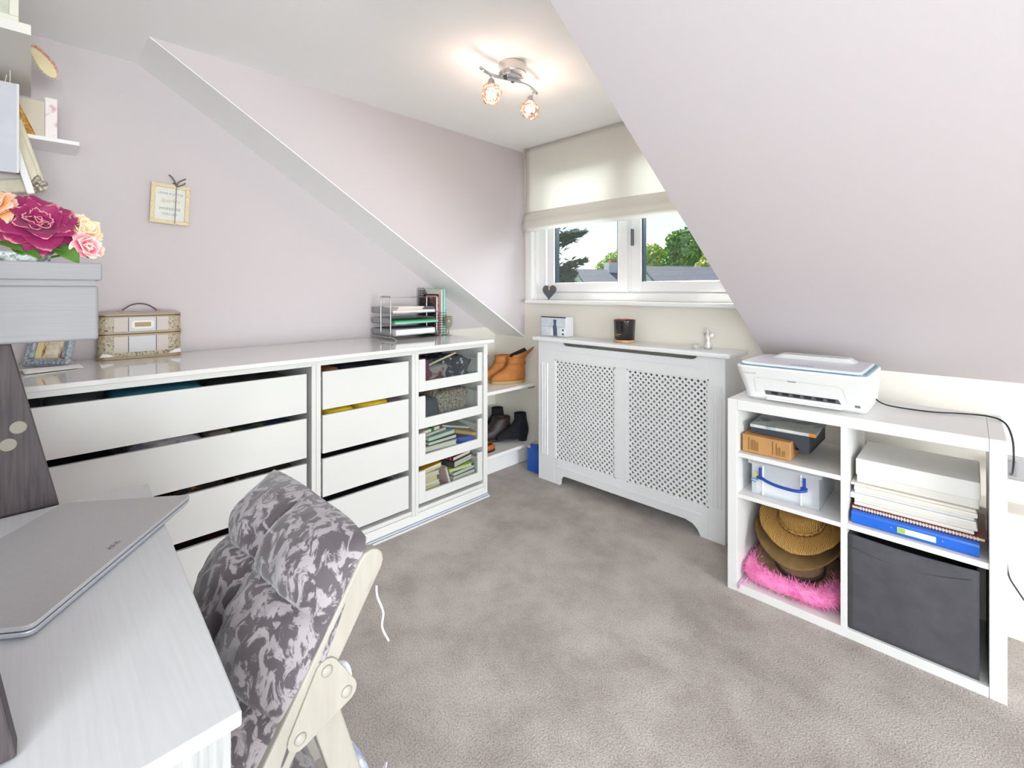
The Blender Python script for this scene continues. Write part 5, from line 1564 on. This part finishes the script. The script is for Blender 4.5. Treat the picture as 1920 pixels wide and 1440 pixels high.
# ================================================================== OUTSIDE THE WINDOW
GRASS = mat('lawn', '#6f8f4a', .95, color2='#4f6f35', nscale=.4)
g = MB().box(-90, 60, 3.5, 120, -3.6, -3.5).build('ground', GRASS)
struct(g, 'lawn far below the dormer window')
Fv, Rv = Vector((-math.sin(.7728), math.cos(.7728), 0)), Vector((math.cos(.7728), math.sin(.7728), 0))
def out(u, depth, h=None):
    """a spot outside: bearing given by the tangent offset (u-960)/879.3 at a distance along the view"""
    p = Fv * depth + Rv * ((u - 960) / 879.3 * depth)
    return Vector((p.x, p.y, 0))
def zat(v, depth):
    return 1.2 + (545.5 - v) / 879.3 * depth
SLATE = mat('roof_slate', '#6b6c76', .8, color2='#565762', nscale=6, stretch=(1, 1, 6))
RENDER = mat('white_render', '#dfe2e8', .9)
def house(label, p, zr, ze, half, length, yaw, chimney=None):
    o_ = thing('house', label, 'house', (p.x, p.y, -3.5), 'houses beyond the window')
    M = Matrix.Translation(p) @ Matrix.Rotation(yaw, 4, 'Z')
    MB().prism([(-half, -3.5), (half, -3.5), (half, ze), (0, zr), (-half, ze)], 'x', 0, length).xf(M).build('walls', RENDER, o_)
    t = .18
    for s in (1, -1):
        MB().prism([(0, zr + .02), (s * (half + .3), ze - .3 * (zr - ze) / half + .02), (s * (half + .3), ze - .3 * (zr - ze) / half + t), (0, zr + t + .02)], 'x', -.3, length + .3).xf(M).build('roof_slope', SLATE, o_)
    if chimney:
        MB().box(chimney, chimney + 1.1, -.4, .5, zr - .8, zr + .75).xf(M).build('chimney', mat('chimney_render', '#c6c6cc', .9), o_)
        MB().box(chimney + .3, chimney + .8, -.1, .3, zr + .75, zr + 1.0).xf(M).build('chimney_pot', mat('clay_pot', '#9a6a52', .9), o_)
    return o_
Y0 = .7728
house('far white gabled house with grey roof and chimney left of the mullion', out(1086, 36), zat(510, 36), zat(540, 36), 2.0, 6, Y0 + .25, chimney=2.3)
house('far white gabled bungalow behind the right casement', out(1212, 29), zat(505, 29), zat(545, 29), 2.2, 10, Y0 + .22)
def crown(label, p, blobs, m, n, seed, size=.2, name='tree', trunk=None):
    o_ = thing(name, label, 'tree', (p.x, p.y, -3.5), 'trees beyond the window')
    rn = random.Random(seed)
    b = MB()
    tot = sum(r ** 2 for _, r, _ in blobs)
    for (off, r, zc) in blobs:
        for _ in range(int(2.2 * n * r * r / tot)):
            z_ = rn.uniform(-1, 1); th = rn.uniform(0, 6.283); rad = r * rn.uniform(.55, 1.08) * (1 + .18 * noise.noise(Vector((th * 2, z_ * 3, seed))))
            s_ = math.sqrt(1 - z_ * z_)
            q = p + Rv * off + Vector((rad * s_ * math.cos(th), rad * s_ * math.sin(th), zc + rad * z_ * .9))
            d1 = Vector((rn.gauss(0, 1), rn.gauss(0, 1), rn.gauss(0, 1))).normalized() * size * rn.uniform(.6, 1.2)
            d2 = d1.orthogonal().normalized() * size * rn.uniform(.4, .8)
            b.add([q - d1, q - d2, q + d1, q + d2], [(0, 1, 2, 3)])
    f = b.build('foliage', m, o_)
    f['kind'] = 'stuff'
    ct = MB()
    for (off, r, zc) in blobs:
        ct.blob(p + Rv * off + Vector((0, 0, zc)), (r * .72, r * .72, r * .66), 10, 7, lump=.2, seed=seed, lscale=.6)
    ct.build('inner_foliage', m, o_)
    MB().tube([p + Vector((0, 0, -3.5)), p + Vector((0, 0, blobs[0][2]))], [.28, .12], 8).build('trunk', mat('bark', '#54463a', .95), o_)
    return o_
G1 = mat('leaf_mid', '#8fae52', .8, color2='#b9c871', nscale=.7, trans=.0)
G2 = mat('leaf_deep', '#67914e', .8, color2='#95b562', nscale=.6)
G3 = mat('leaf_olive', '#9fb552', .8, color2='#c8cf78', nscale=.7)
D1 = 48
def px(n): return n / 879.3 * D1
crown('round mid green tree left of the window mullion', out(1158, D1), [(0, px(26), zat(497, D1)), (px(-22), px(17), zat(505, D1)), (px(16), px(24), zat(485, D1)), (px(30), px(22), zat(500, D1))], G1, 3800, 3)
D1 = 52
crown('yellowish tree just right of the window mullion', out(1222, D1), [(0, px(24), zat(482, D1)), (px(14), px(22), zat(500, D1)), (px(-14), px(20), zat(500, D1)), (px(30), px(20), zat(492, D1))], G3, 4200, 4)
D1 = 45
crown('tall dark green tree in the right casement', out(1285, D1), [(0, px(33), zat(468, D1)), (px(-14), px(20), zat(452, D1)), (px(24), px(26), zat(485, D1)), (px(-18), px(24), zat(495, D1)), (px(8), px(22), zat(448, D1))], G2, 5200, 5)
D1 = 40
crown('olive green tree at the far right of the window', out(1335, D1), [(0, px(24), zat(500, D1)), (px(24), px(28), zat(490, D1)), (px(-18), px(16), zat(508, D1))], G3, 3400, 6)
D1 = 60
crown('low distant hedge of trees at the left of the window', out(1060, D1), [(0, px(12), zat(526, D1)), (px(-16), px(13), zat(524, D1)), (px(14), px(8), zat(529, D1))], G1, 1800, 7)
# near conifer whose branches reach into the left casement
cf = thing('conifer', 'dark conifer with feathery branches at the left of the window', 'tree', (out(1045, 14).x, out(1045, 14).y, -3.5))
DG = mat('conifer_needles', '#35473c', .9, color2='#4f6350', nscale=3)
base = out(1043, 14)
MB().tube([base + Vector((0, 0, -3.5)), base + Vector((0, 0, 5.5))], [.16, .05], 8).build('trunk', mat('bark_dark', '#4a4038', .95), cf)
rn = random.Random(11)
def branch(z0, ln, rise, cnt, sc=1.0, side=1):
    nb = MB()
    for i in range(cnt):
        t = rn.uniform(.0, 1) ** .8
        q = base + Rv * (side * ln * t) + Vector((0, 0, z0 + rise * t + .25 * math.sin(t * 3) * .3)) + Vector((rn.gauss(0, .07), rn.gauss(0, .12), rn.gauss(0, .09))) * (1.15 - t) * 1.3
        d1 = (Rv * side * rn.uniform(.4, 1) + Vector((0, 0, rn.uniform(-.2, .8))) + Fv * rn.uniform(-.4, .4)).normalized() * .14 * sc
        d2 = Vector((rn.gauss(0, 1), rn.gauss(0, 1), rn.gauss(0, 1))).normalized() * .035 * sc
        nb.add([q - d1 * .5, q - d2, q + d1, q + d2], [(0, 1, 2, 3)])
    f = nb.build('branch', DG, cf)
    f['kind'] = 'stuff'
    MB().tube([base + Vector((0, 0, z0)), base + Rv * (side * ln) + Vector((0, 0, z0 + rise))], [.03, .008], 5).build('limb', mat('bark_dark', '#4a4038', .95), cf)
branch(zat(462, 14), .85, .42, 300)
branch(zat(448, 14), .72, .12, 160)
branch(zat(515, 14), .88, .42, 260)
branch(zat(522, 14), .50, .10, 380, 1.3)
branch(zat(535, 14), .55, -.1, 300, 1.3)
for zz in (zat(430, 14), zat(470, 14), zat(500, 14), zat(525, 14)):
    branch(zz, .8, .2, 220, 1.2, -1)
# telephone wires
for v0, v1, wl in ((498, 493, 'topmost'), (503, 500, 'middle'), (515, 512, 'lowest')):
    a_, b_ = out(1020, 22), out(1400, 24)
    pts = []
    for i in range(9):
        t = i / 8
        q = a_.lerp(b_, t); q.z = zat(v0, 22) * (1 - t) + zat(v1, 24) * t - .12 * math.sin(math.pi * t)
        pts.append(q)
    tag(MB().tube(pts, .008, 5).build('telephone_wire', mat('wire_grey', '#8f959c', .7)), '%s of the three grey telephone wires outside the window' % wl, 'wire', 'telephone wires outside')
